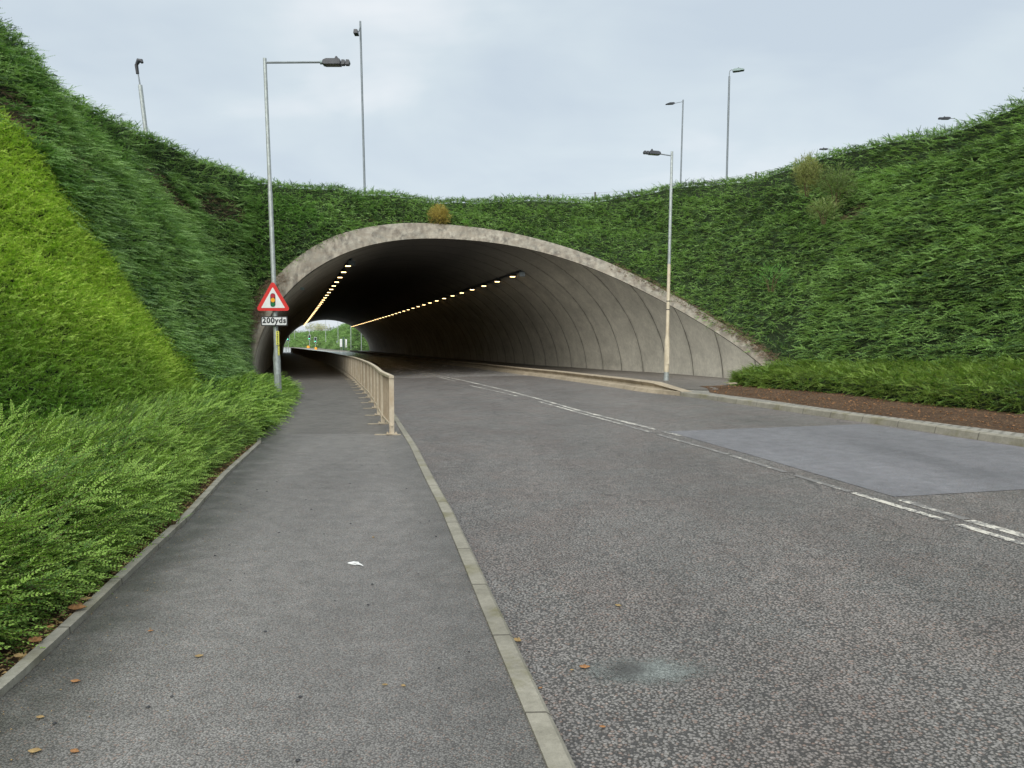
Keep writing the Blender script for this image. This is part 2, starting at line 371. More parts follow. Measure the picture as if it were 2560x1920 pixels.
# high containment kerb from y=22 into the tunnel, ramped at its end
kr = lambda y: np.clip((y - 21.9) / 1.9, 0, 1)
kr2 = lambda y: np.clip((y - 22.6) / .3, 0, 1)
ribbon('containment_kerb', ysr(21.9, 166, .25), [
    (lambda y: xr(y) - .02 - .16 * kr2(y), rz(-.04)), (lambda y: xr(y) - .10 * kr2(y), lambda x, y: zr(y) + .11),
    (lambda y: xr(y) + .10, lambda x, y: zr(y) + .115 + .02 * kr(y)), (lambda y: xr(y) + .14 , lambda x, y: zr(y) + .12 + .06 * kr(y)),
    (lambda y: xr(y) + .06, lambda x, y: zr(y) + .12 + .17 * kr(y)), (lambda y: xr(y) + .10, lambda x, y: zr(y) + .125 + .20 * kr(y)),
    (lambda y: xr(y) + .36, lambda x, y: zr(y) + .122 + .20 * kr(y)), (lambda y: xr(y) + .37, lambda x, y: zr(y) + .08)], M['trief'])
zp = lambda x, y: zr(y) + .115 + .02 * (x - xr(y))
ribbon('pavement', ysr(22.6, 168, .4), [(lambda y: xr(y) + itp(y, [22.6, 23.4, 24], [.95, .5, .3]), zp), (lambda y: np.where(y < 26, itp(y, [22.6, 26], [7.6, 9.6]), xwr(y) + .1), zp)], M['pave'])
# granite sett strip behind the right kerb
sb = lambda y: itp(y, [-14, 11.8, 15.25, 19, 20.5, 21.6, 22.4, 23.2], [13.2, 7.95, 6.95, 6.2, 5.75, 5.55, 5.75, 5.9])
zs = lambda x, y: zr(y) + .119
ribbon('sett_strip', ysr(-14, 23.2, .3), [(off(xr, .15), zs), (sb, zs)], M['sett'])
def zsoil(x, y): return zr(y) + .115 + .03 * np.maximum(0, x - xr(y) - .4)
scols = [((lambda f: (lambda y: sb(y) + (itp(y, [-14, 5, 15, 20, 24.5], [18, 16, 14, 12.5, 10]) - sb(y)) * f))(f), (lambda f: (lambda x, y: zsoil(x, y) + .03 * np.sin(x * 9 + y * 5) * np.sin(y * 7) * (f > 0)))(f)) for f in (0, .06, .12, .2, .3, .5, 1)]
ribbon('soil_bed', ysr(-14, 24.2, .25), scols, M['soil'])
scols = [((lambda f: (lambda y: xe(y) - .07 - f))(f), (lambda f: (lambda x, y: pz(y) - .02 + .03 * f + .02 * np.sin(x * 13 + y * 6) * np.sin(y * 9)))(f)) for f in (0, .08, .16, .3, .6, 1.5, 5)]
ribbon('soil_bed', ysr(-14, 34, .25), scols, M['soil'])

# road markings, patch, stain
def strip_line(name, pts, w, mat, dz=.005, label=None):
    P = []; pts = [Vector(p) for p in pts]
    dense = []
    for a, b in zip(pts, pts[1:]):
        k = max(1, int((b - a).length / .5)); dense += [a.lerp(b, i / k) for i in range(k)]
    dense.append(pts[-1])
    for i, q in enumerate(dense):
        tt = (dense[min(i + 1, len(dense) - 1)] - dense[max(i - 1, 0)]).normalized(); nn = Vector((tt.y, -tt.x))
        for s in (-.5, .5):
            c = q + nn * w * s; P.append((c.x, c.y, float(zroad(c.x, c.y)) + dz))
    F = [(2 * i, 2 * i + 1, 2 * i + 3, 2 * i + 2) for i in range(len(dense) - 1)]
    o = link(name, P, F, mat); o['kind'] = 'structure'; return o
up = [(2.66, 14.1), (1.62, 18.0), (.88, 21.34), (-1.25, 30.0), (-3.75, 40), (-6.4, 50.7), (-12.9, 73), (-19.9, 96), (-29.2, 127), (-40.5, 163)]
strip_line('road_marking', up, .11, M['line'])
strip_line('road_marking', [(2.72, 13.85), (2.9, 13.2)], .10, M['line2'])
strip_line('road_marking', [(4.55, 5.2), (4.27, 6.34), (4.14, 6.89)], .11, M['line'])
strip_line('road_marking', [(4.14, 6.93), (3.98, 7.8)], .09, M['line2'])
def lo_x(y): return float(itp(y, [3, 6.07, 7.56, 9.39, 11.37, 15.12, 21.11, 23.18, 28.56, 40, 50, 72], [4.75, 4.11, 3.80, 3.43, 3.04, 2.16, .69, .12, -1.42, -4.05, -6.7, -12.9]))
for a, b, m_ in [(4.6, 6.75, 'line'), (6.9, 8.2, 'line'), (8.25, 9.3, 'line2'), (9.5, 10.9, 'line2'), (11.0, 13.4, 'line2'), (13.7, 15.0, 'line2'), (15.1, 20.9, 'line'), (23.0, 29.5, 'line'), (33, 39, 'line'), (43, 49, 'line'), (53, 59, 'line'), (63, 69, 'line')]:
    strip_line('road_marking', [(lo_x(v), v) for v in np.linspace(a, b, 6)], .085, M[m_])
def flat_patch(name, poly, mat, dz, n=10):
    # fan-free triangulated sheet following the road surface: poly given as left and right chains
    L, Rr = poly; P = []; F = []
    for i in range(n + 1):
        f = i / n
        def at(ch):
            k = f * (len(ch) - 1); j = min(int(k), len(ch) - 2); return Vector(ch[j]).lerp(Vector(ch[j + 1]), k - j)
        a, b = at(L), at(Rr)
        for j in range(n + 1):
            c = a.lerp(b, j / n); P.append((c.x, c.y, float(zroad(c.x, c.y)) + dz))
    m = n + 1
    F = [(i * m + j, i * m + j + 1, (i + 1) * m + j + 1, (i + 1) * m + j) for i in range(n) for j in range(n)]
    o = link(name, P, F, mat); o['kind'] = 'structure'; return o
flat_patch('asphalt_patch', ([(2.80, 13.84), (3.42, 10.9), (3.99, 7.95)], [(6.62, 14.35), (7.45, 11.2), (8.0, 8.6)]), M['patch'], .004)
# dusty grey stain beside the kerb: a thin spill with a ragged, speckled edge
t = newmat('dusty_spill'); p = t.pos()
v = t.n('ShaderNodeTexVoronoi', Vector=p, Scale=150)
g_ = t.n('ShaderNodeSeparateColor', Color=v.outputs['Color'])
cc = t.mix(t.ramp(g_.outputs[0], [(0, 0), (.6, .4), (1, 1)]), (.10, .115, .11), (.33, .36, .345))
ctr = t.n('ShaderNodeVectorMath', _operation='DISTANCE', i0=t.map(p, (1, 1.0, 0)), i1=(.60, 3.90, 0)).outputs['Value']
cc = t.mix(t.ramp(t.math('ADD', ctr, t.math('MULTIPLY', t.noise(p, 12, 3), .05)), [(.08, .75), (.17, 0)]), cc, (.05, .048, .046))
edge = t.math('ADD', t.n('ShaderNodeVectorMath', _operation='DISTANCE', i0=t.map(p, (.8, 1.6, 0)), i1=(.70 * .8, 3.88 * 1.6, 0)).outputs['Value'], t.math('MULTIPLY', t.math('SUBTRACT', t.noise(p, 9, 5, .75), .5), .42))
al = t.math('MULTIPLY', t.ramp(edge, [(.08, 1), (.34, 0)]), t.ramp(t.math('ADD', g_.outputs[1], t.ramp(edge, [(.05, .5), (.32, 0)])), [(.3, 0), (.5, 1)]))
bs = t.n('ShaderNodeBsdfPrincipled'); t.t.links.new(cc, bs.inputs['Base Color']); bs.inputs['Roughness'].default_value = .7; t.t.links.new(t.math('MULTIPLY', al, .85), bs.inputs['Alpha'])
t.n('ShaderNodeOutputMaterial', Surface=bs.outputs[0]); M['spill'] = t.m
flat_patch('road_stain', ([(.22, 4.35), (.22, 3.4)], [(1.25, 4.35), (1.25, 3.4)]), M['spill'], .006)

# ------------------------------------------------------------------ tunnel
A_, B_ = 8.9, 6.95
mlx = [-12, -10.8, -9.6, -8.5, -7, -5.5, -3.7, -1.6, .4, 3.5, 5.3, 7.4, 8.6, 9.5, 11, 15, 18]; mly = [.3, .45, .45, .55, .8, 1.1, 1.35, 1.5, 1.56, 1.75, 1.9, 1.93, 1.7, 1.5, 1.2, .94, .9]
mcx = [-12, -7.9, -3.1, 2.4, 7.2, 10.4, 14., 15]; mcy = [.5, 1.05, 1.435, 1.67, 1.63, 1.48, 1.15, .94]
def FS(X, z):
    k = np.clip((z - 3.5) / 6, 0, 1); return 28.3 - .41 * X + (itp(X, mlx, mly) * (1 - k) + itp(X, mcx, mcy) * k) * z
def rimpoint(thd, r, Y=None):
    """point of the tunnel section at angle thd (deg), radius factor r, lying on the sloping portal face (or in the plane Y)"""
    a = R(thd); u = A_ * r * math.cos(a); v = B_ * r * math.sin(a)
    if Y is None:
        Y = 34.0
        for _ in range(60):
            X = float(cen(Y)) + u * math.sqrt(1 + slope(Y) ** 2); z = v + pz(Y)
            Y = .6 * Y + .4 * float(FS(X, z))
    return np.array([cen(Y) + u * math.sqrt(1 + slope(Y) ** 2), Y, v + pz(Y)])
TH = list(np.linspace(181.5, -1.5, 110))
rout = lambda th: float(itp(th, [0, 20, 45, 70, 97, 120, 140, 160, 180], [1.045, 1.058, 1.095, 1.12, 1.137, 1.135, 1.11, 1.09, 1.09]))
inner = [rimpoint(a, 1.0) for a in TH]
# smooth the lip along its length
iy = np.array([p[1] for p in inner]); k_ = np.hanning(19)[1:-1]; k_ /= k_.sum(); iys = np.convolve(np.pad(iy, 8, mode='edge'), k_, 'valid')
inner = [rimpoint(a, 1.0, y) for a, y in zip(TH, iys)]
outer = [rimpoint(a, rout(a)) for a in TH]
oy = np.array([p[1] for p in outer]); oys = np.convolve(np.pad(oy, 8, mode='edge'), k_, 'valid')
outer = [rimpoint(a, rout(a), y) for a, y in zip(TH, oys)]
tun = empty('tunnel', (float(cen(38)), 38, 0), label='concrete arch road tunnel with a sloping weathered portal under the planted bank', cat='tunnel')
def child(name, v, f, mat, root, **k):
    loc = np.array(root.location); return link(name, np.asarray(v, float) - loc, f, mat, root, **k)
ts = [0] + list(np.cumsum([.012 * (1 + i * .06) for i in range(60)])); ts = np.array(ts) / ts[-1]
YE = 165.0; V = []; UV = []
for j, a in enumerate(TH):
    for f in ts:
        Y = iys[j] + (YE - iys[j]) * f; q = rimpoint(a, 1.0, Y); V.append(q)
        sl = slope(Y); Lc = (Y - 30) * math.sqrt(1 + slope((Y + 30) / 2) ** 2)
        UV.append((Lc + (q[0] - float(cen(Y))) * sl / math.sqrt(1 + sl * sl), math.sin(R(max(0, min(180, a))))))
m_ = len(ts); UV = np.array(UV); UV[:, 1] = UV[:, 1] * .8
F = [(j * m_ + i, (j + 1) * m_ + i, (j + 1) * m_ + i + 1, j * m_ + i + 1) for j in range(len(TH) - 1) for i in range(m_ - 1)]
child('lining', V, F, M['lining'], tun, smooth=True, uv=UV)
# portal rim: front face proud of the bank, small chamfer at the lip, outer edge returning into the bank
V = []; F = []; n = len(TH)
for j in range(n):
    i0, o0 = inner[j], outer[j]; d = (o0 - i0)
    wob = .008 * math.sin(TH[j] * .9)
    V += [i0 + np.array([0, .06, 0]), i0 + d * .02 + np.array([0, -.10, .0]), i0 + d * .5 + np.array([0, -.14, 0]), i0 + d * .985 + np.array([0, -.16, 0]), i0 + d * 1.015 + np.array([0, -.10, .02]), i0 + d * .9 + np.array([0, 1.1, 0])]
F = [(j * 6 + i, j * 6 + i + 1, (j + 1) * 6 + i + 1, (j + 1) * 6 + i) for j in range(n - 1) for i in range(5)]
child('portal_rim', V, F, M['rim'], tun)
# far portal rim
V = []; F = []
for a in TH: V += [rimpoint(a, 1.0, YE), rimpoint(a, 1.0, YE + .02), rimpoint(a, 1.12, YE + .02), rimpoint(a, 1.12, YE - 3)]
F = [(j * 4 + i, j * 4 + i + 1, (j + 1) * 4 + i + 1, (j + 1) * 4 + i) for j in range(n - 1) for i in range(3)]
child('far_portal_rim', V, F, M['rim'], tun)

# ------------------------------------------------------------------ banks
# stations from near left round the portal to near right: (start, crest)
ST = [((-3.6, -14, -.1), (-11.8, -14, 10.6), 'L'), ((-4.2, -3, -.1), (-12.2, -3, 10.6), 'L'), ((-4.9, 7, -.1), (-12.7, 6.5, 10.5), 'L'), ((-6.3, 14, -.1), (-13.5, 13.3, 10.3), 'L'),
      ((-7.7, 20, -.1), (-13.6, 20.5, 10.0), 'L'), ((-8.7, 25, -.1), (-14.1, 26, 9.8), 'L'), ((-9.9, 29.2, -.1), (-13.9, 30.6, 9.6), 'L'), ((-11.2, 32.2, -.1), (-13.0, 35.0, 9.5), 'L')]
C = []; tags = []
for (a, b, z), (a2, b2, z2) in [((Vector(s[0]), Vector(s[1]), 0), (Vector(e[0]), Vector(e[1]), 0)) for s, e in zip(ST, ST[1:])]:
    k = max(4, int((a2 - a).length / .5))
    for i in range(k): C.append((np.array(a.lerp(a2, i / k)), np.array(b.lerp(b2, i / k)))); tags.append('L')
ths = np.linspace(176, 4, 90)
for a in ths:
    s = rimpoint(a, rout(a) - .035, float(itp(a, TH[::-1], oys[::-1])) + .02)
    C.append((s, None)); tags.append('P')
RT = [((9.15, 25.2, .2), (14.9, 31.1, 9.5)), ((10.5, 22.5, .2), (15.8, 28.6, 9.55)), ((12.3, 19.5, .2), (17.0, 25.5, 9.55)), ((13.5, 15, .2), (19.5, 19, 10)), ((15, 5, .2), (22.5, 6, 10)), ((17, -14, .2), (25, -14, 10))]
for (a, b), (a2, b2) in zip(RT, RT[1:]):
    a, b, a2, b2 = map(Vector, (a, b, a2, b2)); k = max(4, int((b2 - b).length / .5))
    for i in range(k): C.append((np.array(a.lerp(a2, i / k)), np.array(b.lerp(b2, i / k)))); tags.append('R')
NR = 26; G = np.zeros((len(C), NR, 3))
for c, (s, e) in enumerate(C):
    f = np.linspace(0, 1, NR)[:, None]
    if tags[c] == 'P':
        xc = float(itp(s[0], [-12, -8, 0, 9.15], [-12.9, -8.6, .4, 14.6])); x = s[0] + (xc - s[0]) * f[:, 0]; zz = s[2] + (9.5 - s[2]) * f[:, 0]
        y = np.array([float(FS(a, b)) for a, b in zip(x, zz)]); y = y + (s[1] - y[0]) * (1 - f[:, 0]) ** 3
        # fade to the straight ruling near the crest ends
        G[c] = np.stack([x, y, zz], 1)
    else: G[c] = s + (e - s) * f
# relax the joins between the three parts
tagsA = np.array(tags)
for it in range(5):
    S = G.copy(); S[1:-1] = (G[:-2] + 2 * G[1:-1] + G[2:]) / 4
    for c in range(len(C)):
        if tags[c] == 'P':
            w = np.clip(np.linspace(-.1, 1.2, NR), 0, 1)[:, None]; w = w * (1 if (c < 0 or True) else 0)
            G[c] = G[c] * (1 - w) + S[c] * w
        else: G[c, 1:] = S[c, 1:]
def quadn(P):
    du = np.gradient(P, axis=0); dv = np.gradient(P, axis=1); nn = np.cross(du, dv); nn /= np.linalg.norm(nn, axis=2, keepdims=True) + 1e-9
    return nn
NN = quadn(G)
# make normals point towards the road side / up
flip = np.sign(NN[..., 2:3]); flip[flip == 0] = 1; NN = NN * flip
amp = np.clip(np.linspace(0, 3, NR), 0, 1)[None, :]
lump = (.28 * nz(G.reshape(-1, 3), 4.5) + .12 * nz(G.reshape(-1, 3) + 40, 1.6)).reshape(G.shape[:2]) * amp
GS = G + NN * lump[..., None]                      # the surface the shoots grow from
base = GS - NN * .16 * np.clip(amp[..., None] + .0, 0, 1)
# crest rows running outwards as the upper ground
outd = G[:, -1, :2] - G[:, 0, :2]
mid = np.array([0.0, 14.0]); outd = G[:, -1, :2] - mid; outd /= np.linalg.norm(outd, axis=1, keepdims=True)
rows = []
for d_, dz in ((.7, .12), (2, .15), (6, .1), (80, 0)):
    q = base[:, -1].copy(); q[:, :2] += outd * d_; q[:, 2] = q[:, 2] * 0 + (base[:, -1, 2] + dz if d_ < 10 else 9.5); rows.append(q)
full = np.concatenate([base] + [r[:, None] for r in rows], 1)
nc, nr = full.shape[:2]
F = [(c * nr + r, c * nr + r + 1, (c + 1) * nr + r + 1, (c + 1) * nr + r) for c in range(nc - 1) for r in range(nr - 1)]
o = link('embankment', full.reshape(-1, 3), F, M['under'], smooth=True); o['kind'] = 'structure'

# ------------------------------------------------------------------ shoots (foliage prototypes)
def leaf(vs, fs, at, p, d, up, L, W, tip, tips):
    d = d.normalized(); side = d.cross(up).normalized(); up = side.cross(d).normalized()
    n = len(vs); mid = p + d * L * .5 - up * L * .04
    vs += [p, p + d * L * .48 + side * W * .5 + up * W * .22, p + d * L, p + d * L * .48 - side * W * .5 + up * W * .22]
    fs += [(n, n + 1, n + 2), (n, n + 2, n + 3)]; at += [0, 0]; tips += [tip] * 4
def shoot(length, nodes, LL, LW, seed, sides=0, droop=.16, spread=62, stem=.003, cross=False):
    rd = random.Random(seed); vs = []; fs = []; at = []; tips = []
    def axis(f, L, d0, org, dr):
        x = L * f; side = d0.cross(Vector((0, 0, 1))).normalized()
        return org + d0 * x + Vector((0, 0, 1)) * (L * dr * (f * .9 - f * f * 1.35)) + side * (L * .05 * math.sin(f * 3 + seed))
    def run(L, nd, d0, org, dr, sc, tipbase):
        P = [axis(i / 6, L, d0, org, dr) for i in range(7)]
        n0 = len(vs)
        for i, q in enumerate(P):
            r_ = stem * (1 - .75 * i / 6) * sc; s = d0.cross(Vector((0, 0, 1))).normalized()
            vs.extend([q + s * r_, q - s * r_ * .5 + Vector((0, 0, r_)), q - s * r_ * .5 - Vector((0, 0, r_))]); tips.extend([0] * 3)
        for i in range(6):
            for k in range(3):
                a = n0 + i * 3 + k; b = n0 + i * 3 + (k + 1) % 3; fs.append((a, b, b + 3, a + 3)); at.append(1)
        for i in range(nd):
            f = (i + 1.0) / (nd + .4); q = axis(f, L, d0, org, dr); q2 = axis(min(1, f + .03), L, d0, org, dr); dd_ = (q2 - q).normalized() if (q2 - q).length > 1e-6 else d0
            s = dd_.cross(Vector((0, 0, 1))).normalized()
            taper = (1 - .55 * f ** 3) * sc * rd.uniform(.8, 1.15)
            for sg in (-1, 1):
                an = R(spread * rd.uniform(.75, 1.2) * (1 - .45 * f))
                roll = rd.uniform(-.5, .8) if cross else rd.uniform(-.15, .45)
                dl = dd_ * math.cos(an) + s * sg * math.sin(an) * math.cos(roll) + Vector((0, 0, 1)) * math.sin(an) * math.sin(roll)
                leaf(vs, fs, at, q, dl, Vector((rd.uniform(-.3, .3), rd.uniform(-.3, .3), 1)), LL * taper, LW * taper, min(1, tipbase + f), tips)
        leaf(vs, fs, at, axis(1, L, d0, org, dr), d0, Vector((0, 0, 1)), LL * .7 * sc, LW * .7 * sc, 1, tips)
    run(length, nodes, Vector((1, 0, 0)), Vector((0, 0, 0)), droop, 1.0, 0)
    for k in range(sides):
        f = .12 + .6 * (k + .5) / sides; o_ = axis(f, length, Vector((1, 0, 0)), Vector((0, 0, 0)), droop)
        an = R(rd.uniform(28, 55)) * (1 if k % 2 else -1)
        run(length * rd.uniform(.28, .45), max(4, int(nodes * .4)), Vector((math.cos(an), math.sin(an), rd.uniform(-.05, .3))).normalized(), o_, .1, .9, .3)
    return [tuple(v) for v in vs], fs, at, tips
PROTO = {
    'far': [shoot(.55, 17, .046, .030, s, sides=1, cross=True, droop=.22) for s in (1, 2, 3, 4)],
    'short': [shoot(.27, 9, .034, .021, s, sides=1, droop=.1, cross=True) for s in (5, 6, 7)],
    'hero': [shoot(.42, 24, .027, .0135, s, sides=4, stem=.0022, cross=True, droop=.2) for s in (8, 9, 10, 11)],
    'dry': [shoot(.30, 5, .03, .008, s, sides=3, stem=.006, cross=True) for s in (12, 13)],
}
def scatter(name, P, ROT, S, protos, mats, parent=None, **tg):
    """one mesh holding its own shoot prototypes and the points they grow from; geometry nodes put the one on the other"""
    P = np.asarray(P, float); N = len(P); K = len(protos); var = rng.integers(0, K, N)
    vs = []; fs = []; mi = []; vv = []; tp = []
    for k, (v, f, a, tt) in enumerate(protos):
        n0 = len(vs); vs += v; fs += [tuple(i + n0 for i in q) for q in f]; mi += a; vv += [k] * len(v); tp += tt
    n0 = len(vs)
    me = bpy.data.meshes.new(name)
    me.from_pydata(vs + [tuple(q) for q in P], [], fs)
    for m in mats: me.materials.append(m)
    me.polygons.foreach_set('material_index', np.array(mi, dtype=np.int32))
    a = me.attributes.new('var', 'INT', 'POINT'); a.data.foreach_set('value', np.concatenate([vv, 100 + var]).astype(np.int32))
    a = me.attributes.new('tip', 'FLOAT', 'POINT'); a.data.foreach_set('value', np.concatenate([tp, np.zeros(N)]).astype(np.float32))
    a = me.attributes.new('scl', 'FLOAT', 'POINT'); a.data.foreach_set('value', np.concatenate([np.ones(n0), S]).astype(np.float32))
    a = me.attributes.new('rot', 'FLOAT_VECTOR', 'POINT'); a.data.foreach_set('vector', np.concatenate([np.zeros((n0, 3)), ROT]).astype(np.float32).ravel())
    o = bpy.data.objects.new(name, me); COL.objects.link(o)
    if parent is not None: o.parent = parent
    ng = bpy.data.node_groups.new(name + '_growth', 'GeometryNodeTree')
    ng.interface.new_socket('Geometry', in_out='INPUT', socket_type='NodeSocketGeometry'); ng.interface.new_socket('Geometry', in_out='OUTPUT', socket_type='NodeSocketGeometry')
    N_ = ng.nodes; Lk = ng.links; gi = N_.new('NodeGroupInput'); go = N_.new('NodeGroupOutput'); j = N_.new('GeometryNodeJoinGeometry')
    def attr(nm, typ):
        q = N_.new('GeometryNodeInputNamedAttribute'); q.data_type = typ; q.inputs['Name'].default_value = nm; return q.outputs[0]
    av = attr('var', 'INT'); ar = attr('rot', 'FLOAT_VECTOR'); asl = attr('scl', 'FLOAT')
    er = N_.new('FunctionNodeEulerToRotation'); Lk.new(ar, er.inputs[0])
    for k in range(K):
        ge = []
        for val in (k, 100 + k):
            cmp_ = N_.new('FunctionNodeCompare'); cmp_.data_type = 'INT'; cmp_.operation = 'EQUAL'; Lk.new(av, cmp_.inputs[2]); cmp_.inputs[3].default_value = val
            sp = N_.new('GeometryNodeSeparateGeometry'); Lk.new(gi.outputs[0], sp.inputs[0]); Lk.new(cmp_.outputs[0], sp.inputs[1]); ge.append(sp.outputs[0])
        ip = N_.new('GeometryNodeInstanceOnPoints'); Lk.new(ge[1], ip.inputs['Points']); Lk.new(ge[0], ip.inputs['Instance']); Lk.new(er.outputs[0], ip.inputs['Rotation']); Lk.new(asl, ip.inputs['Scale'])
        Lk.new(ip.outputs[0], j.inputs[0])
    if parent is not None:
        rl = N_.new('GeometryNodeRealizeInstances'); Lk.new(j.outputs[0], rl.inputs[0]); Lk.new(rl.outputs[0], go.inputs[0])
    else: Lk.new(j.outputs[0], go.inputs[0])
    md = o.modifiers.new('growth', 'NODES'); md.node_group = ng
    return tag(o, **tg)
def rots(dirs, elev, az_j, el_j, roll_j=.5):
    n = len(dirs); az = np.arctan2(dirs[:, 1], dirs[:, 0]) + rng.normal(0, az_j, n)
    el = elev + rng.normal(0, el_j, n)
    return np.stack([rng.normal(0, roll_j, n), -el, az], 1)
def sample(Gs, Ns, dens, mask=None):
    """random points on a grid surface; dens per m2 (array per quad or number)"""
    a, b, c, d = Gs[:-1, :-1], Gs[1:, :-1], Gs[1:, 1:], Gs[:-1, 1:]
    area = .5 * (np.linalg.norm(np.cross(b - a, c - a), axis=2) + np.linalg.norm(np.cross(c - a, d - a), axis=2))
    cnt = rng.poisson(area * dens); idx = np.repeat(np.arange(cnt.size), cnt.ravel()); ii, jj = np.unravel_index(idx, cnt.shape)
    u = rng.random(len(ii))[:, None]; v = rng.random(len(ii))[:, None]
    P = (a[ii, jj] * (1 - u) * (1 - v) + b[ii, jj] * u * (1 - v) + c[ii, jj] * u * v + d[ii, jj] * (1 - u) * v)
    return P, Ns[ii, jj], ii, jj

def crest_rows():
    rows_ = [GS[:, -1]]
    for d_, dz in ((.5, .16), (1.3, .20), (2.2, .18)):
        q = GS[:, -1].copy(); q[:, :2] += outd * d_; q[:, 2] += dz - .1; rows_.append(q)
    A = np.stack(rows_, 1); return A
LEAF = {
    'deep': m_leaf('deep_green_leaves', (0.012, 0.034, 0.013), (0.063, 0.146, 0.045), (0.265, 0.451, 0.128)),
    'left': m_leaf('grey_green_leaves', (0.018, 0.050, 0.027), (0.092, 0.192, 0.076), (0.334, 0.535, 0.193), extra=(0.128, 0.304, 0.055), exf=.5),
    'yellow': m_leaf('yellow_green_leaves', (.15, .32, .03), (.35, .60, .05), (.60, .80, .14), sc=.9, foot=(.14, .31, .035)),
    'hedge': m_leaf('fresh_green_leaves', (0.022, 0.058, 0.015), (0.095, 0.205, 0.038), (0.310, 0.494, 0.100), sc=.8),
    'hedger': m_leaf('bright_hedge_leaves', (0.021, 0.057, 0.011), (0.092, 0.190, 0.029), (0.203, 0.316, 0.058), sc=.7),
    'olive': m_leaf('olive_leaves', (.13, .17, .05), (.24, .28, .09), (.40, .44, .17), sc=3),
    'gold': m_leaf('golden_leaves', (.34, .26, .07), (.52, .42, .11), (.70, .60, .18), sc=3),
    'lime': m_leaf('light_green_leaves', (.06, .20, .02), (.12, .32, .04), (.22, .45, .07), sc=2),
    'limed': m_leaf('sapling_leaves', (.05, .17, .03), (.09, .26, .05), (.15, .36, .08), sc=2),
    'pale': m_leaf('pale_yellowish_leaves', (.11, .19, .06), (.22, .31, .10), (.46, .54, .24), sc=3),
    'tree': m_leaf('far_tree_leaves', (0.156, 0.203, 0.094), (0.312, 0.343, 0.172), (0.499, 0.499, 0.281), sc=.5),
    'treed': m_leaf('far_dark_tree_leaves', (0.054, 0.126, 0.036), (0.126, 0.216, 0.072), (0.252, 0.324, 0.126), sc=.5),
}
DRY = m_plain('dry_twigs', (.20, .14, .09), .9, 0, .4, 30)
dist = np.hypot(GS[..., 0], GS[..., 1]); dq = dist[:-1, :-1]
tq = tagsA[:-1]
P, Nn, ii, jj = sample(GS, NN, 112)
isL = tagsA[ii] == 'L'; isR = tagsA[ii] == 'R'; isP = tagsA[ii] == 'P'
mixl = isP & (P[:, 0] < -8.3 + rng.normal(0, 1.3, len(P))); isL = isL | mixl; isP = isP & ~mixl
fr = jj / (NR - 1)
yel = isL & ~mixl & (P[:, 1] < 20.3 - 3.4 * P[:, 2] / 6.6 + .5 * nz(P, 1.2) + rng.normal(0, .35, len(P)))
vis = P[:, 1] > 2.5
# bare patches with only dead twigs
def blob(P, c, r): return np.linalg.norm((P - np.array(c)) / np.array(r), axis=1) + .35 * nz(P, .8)
bare = (blob(P, (-11.6, 18.0, 6.9), (1.5, .9, .7)) < 1) | (blob(P, (-11.9, 20.6, 6.9), (1.6, 1.1, .8)) < 1) | (blob(P, (-12.9, 30.0, 7.5), (1.8, 1.6, .8)) < 1) | (blob(P, (-12.2, 33.8, 7.6), (1.8, 1.8, .6)) < 1) | (blob(P, (-6.3, 38.6, 8.0), (1.6, 1.2, .35)) < 1) | (blob(P, (13.0, 29.5, 6.6), (.6, .6, .45)) < 1)
# crease where the portal slope meets the right bank: thinner growth
crease = np.abs(P[:, 0] - (7.6 + 1.0 * (P[:, 2]))) < .3
keep = vis & ~(bare & (rng.random(len(P)) < .85)) & ~(crease & isP & (P[:, 2] < 6) & (rng.random(len(P)) < .4))
hor = Nn.copy(); hor[:, 2] = 0; hor /= np.linalg.norm(hor, axis=1, keepdims=True) + 1e-9
def grp(mask, dens_keep, name, proto, mats, elev, azj, elj, s0, s1, lift, bias=None, **tg):
    m = mask & keep & (rng.random(len(P)) < dens_keep)
    p = P[m] + Nn[m] * rng.normal(lift, .05, m.sum())[:, None]; h = hor[m].copy()
    if bias is not None:
        h = h + np.array(bias); h /= np.linalg.norm(h, axis=1, keepdims=True)
    e = elev + .12 * (jj[m] > NR - 4)
    return scatter(name, p - h * .18, rots(h, e, azj, elj), rng.uniform(s0, s1, m.sum()) * np.where((jj[m] > NR - 5) & (rng.random(m.sum()) < .9), .62, 1), PROTO[proto], mats, kind='stuff', **tg)
grp(isL & ~yel, 1.0, 'creeping_shrub_cover', 'far', [LEAF['left'], M['stem']], .02, .42, .18, .62, 1.12, .02, bias=(.25, -.25, 0), label='grey green creeping shrubs with long shoots covering the upper left bank', cat='ground cover')
grp(isP, 1.0, 'creeping_shrub_cover', 'far', [LEAF['deep'], M['stem']], -.05, .75, .22, .50, .95, .02, label='deep green creeping shrubs covering the bank round the tunnel mouth', cat='ground cover')
grp(isR, 1.0, 'creeping_shrub_cover', 'far', [LEAF['deep'], M['stem']], .0, .38, .17, .62, 1.15, .02, bias=(-.5, .1, 0), label='deep green creeping shrubs covering the high bank at the right', cat='ground cover')
Gc = crest_rows(); Nc = np.zeros_like(Gc); Nc[..., 2] = 1
Pc, _, ic, _ = sample(Gc, Nc, 62); mc_ = Pc[:, 1] > 2; Pc, ic = Pc[mc_], ic[mc_]
dc = np.stack([-outd[ic, 0], -outd[ic, 1], 0 * Pc[:, 0]], 1)
scatter('creeping_shrub_cover', Pc, rots(dc, .22, 1.3, .30), rng.uniform(.45, .95, len(Pc)), PROTO['far'], [LEAF['deep'], M['stem']], kind='stuff', label='short green shoots rolling over the crest of the bank along the skyline', cat='ground cover')
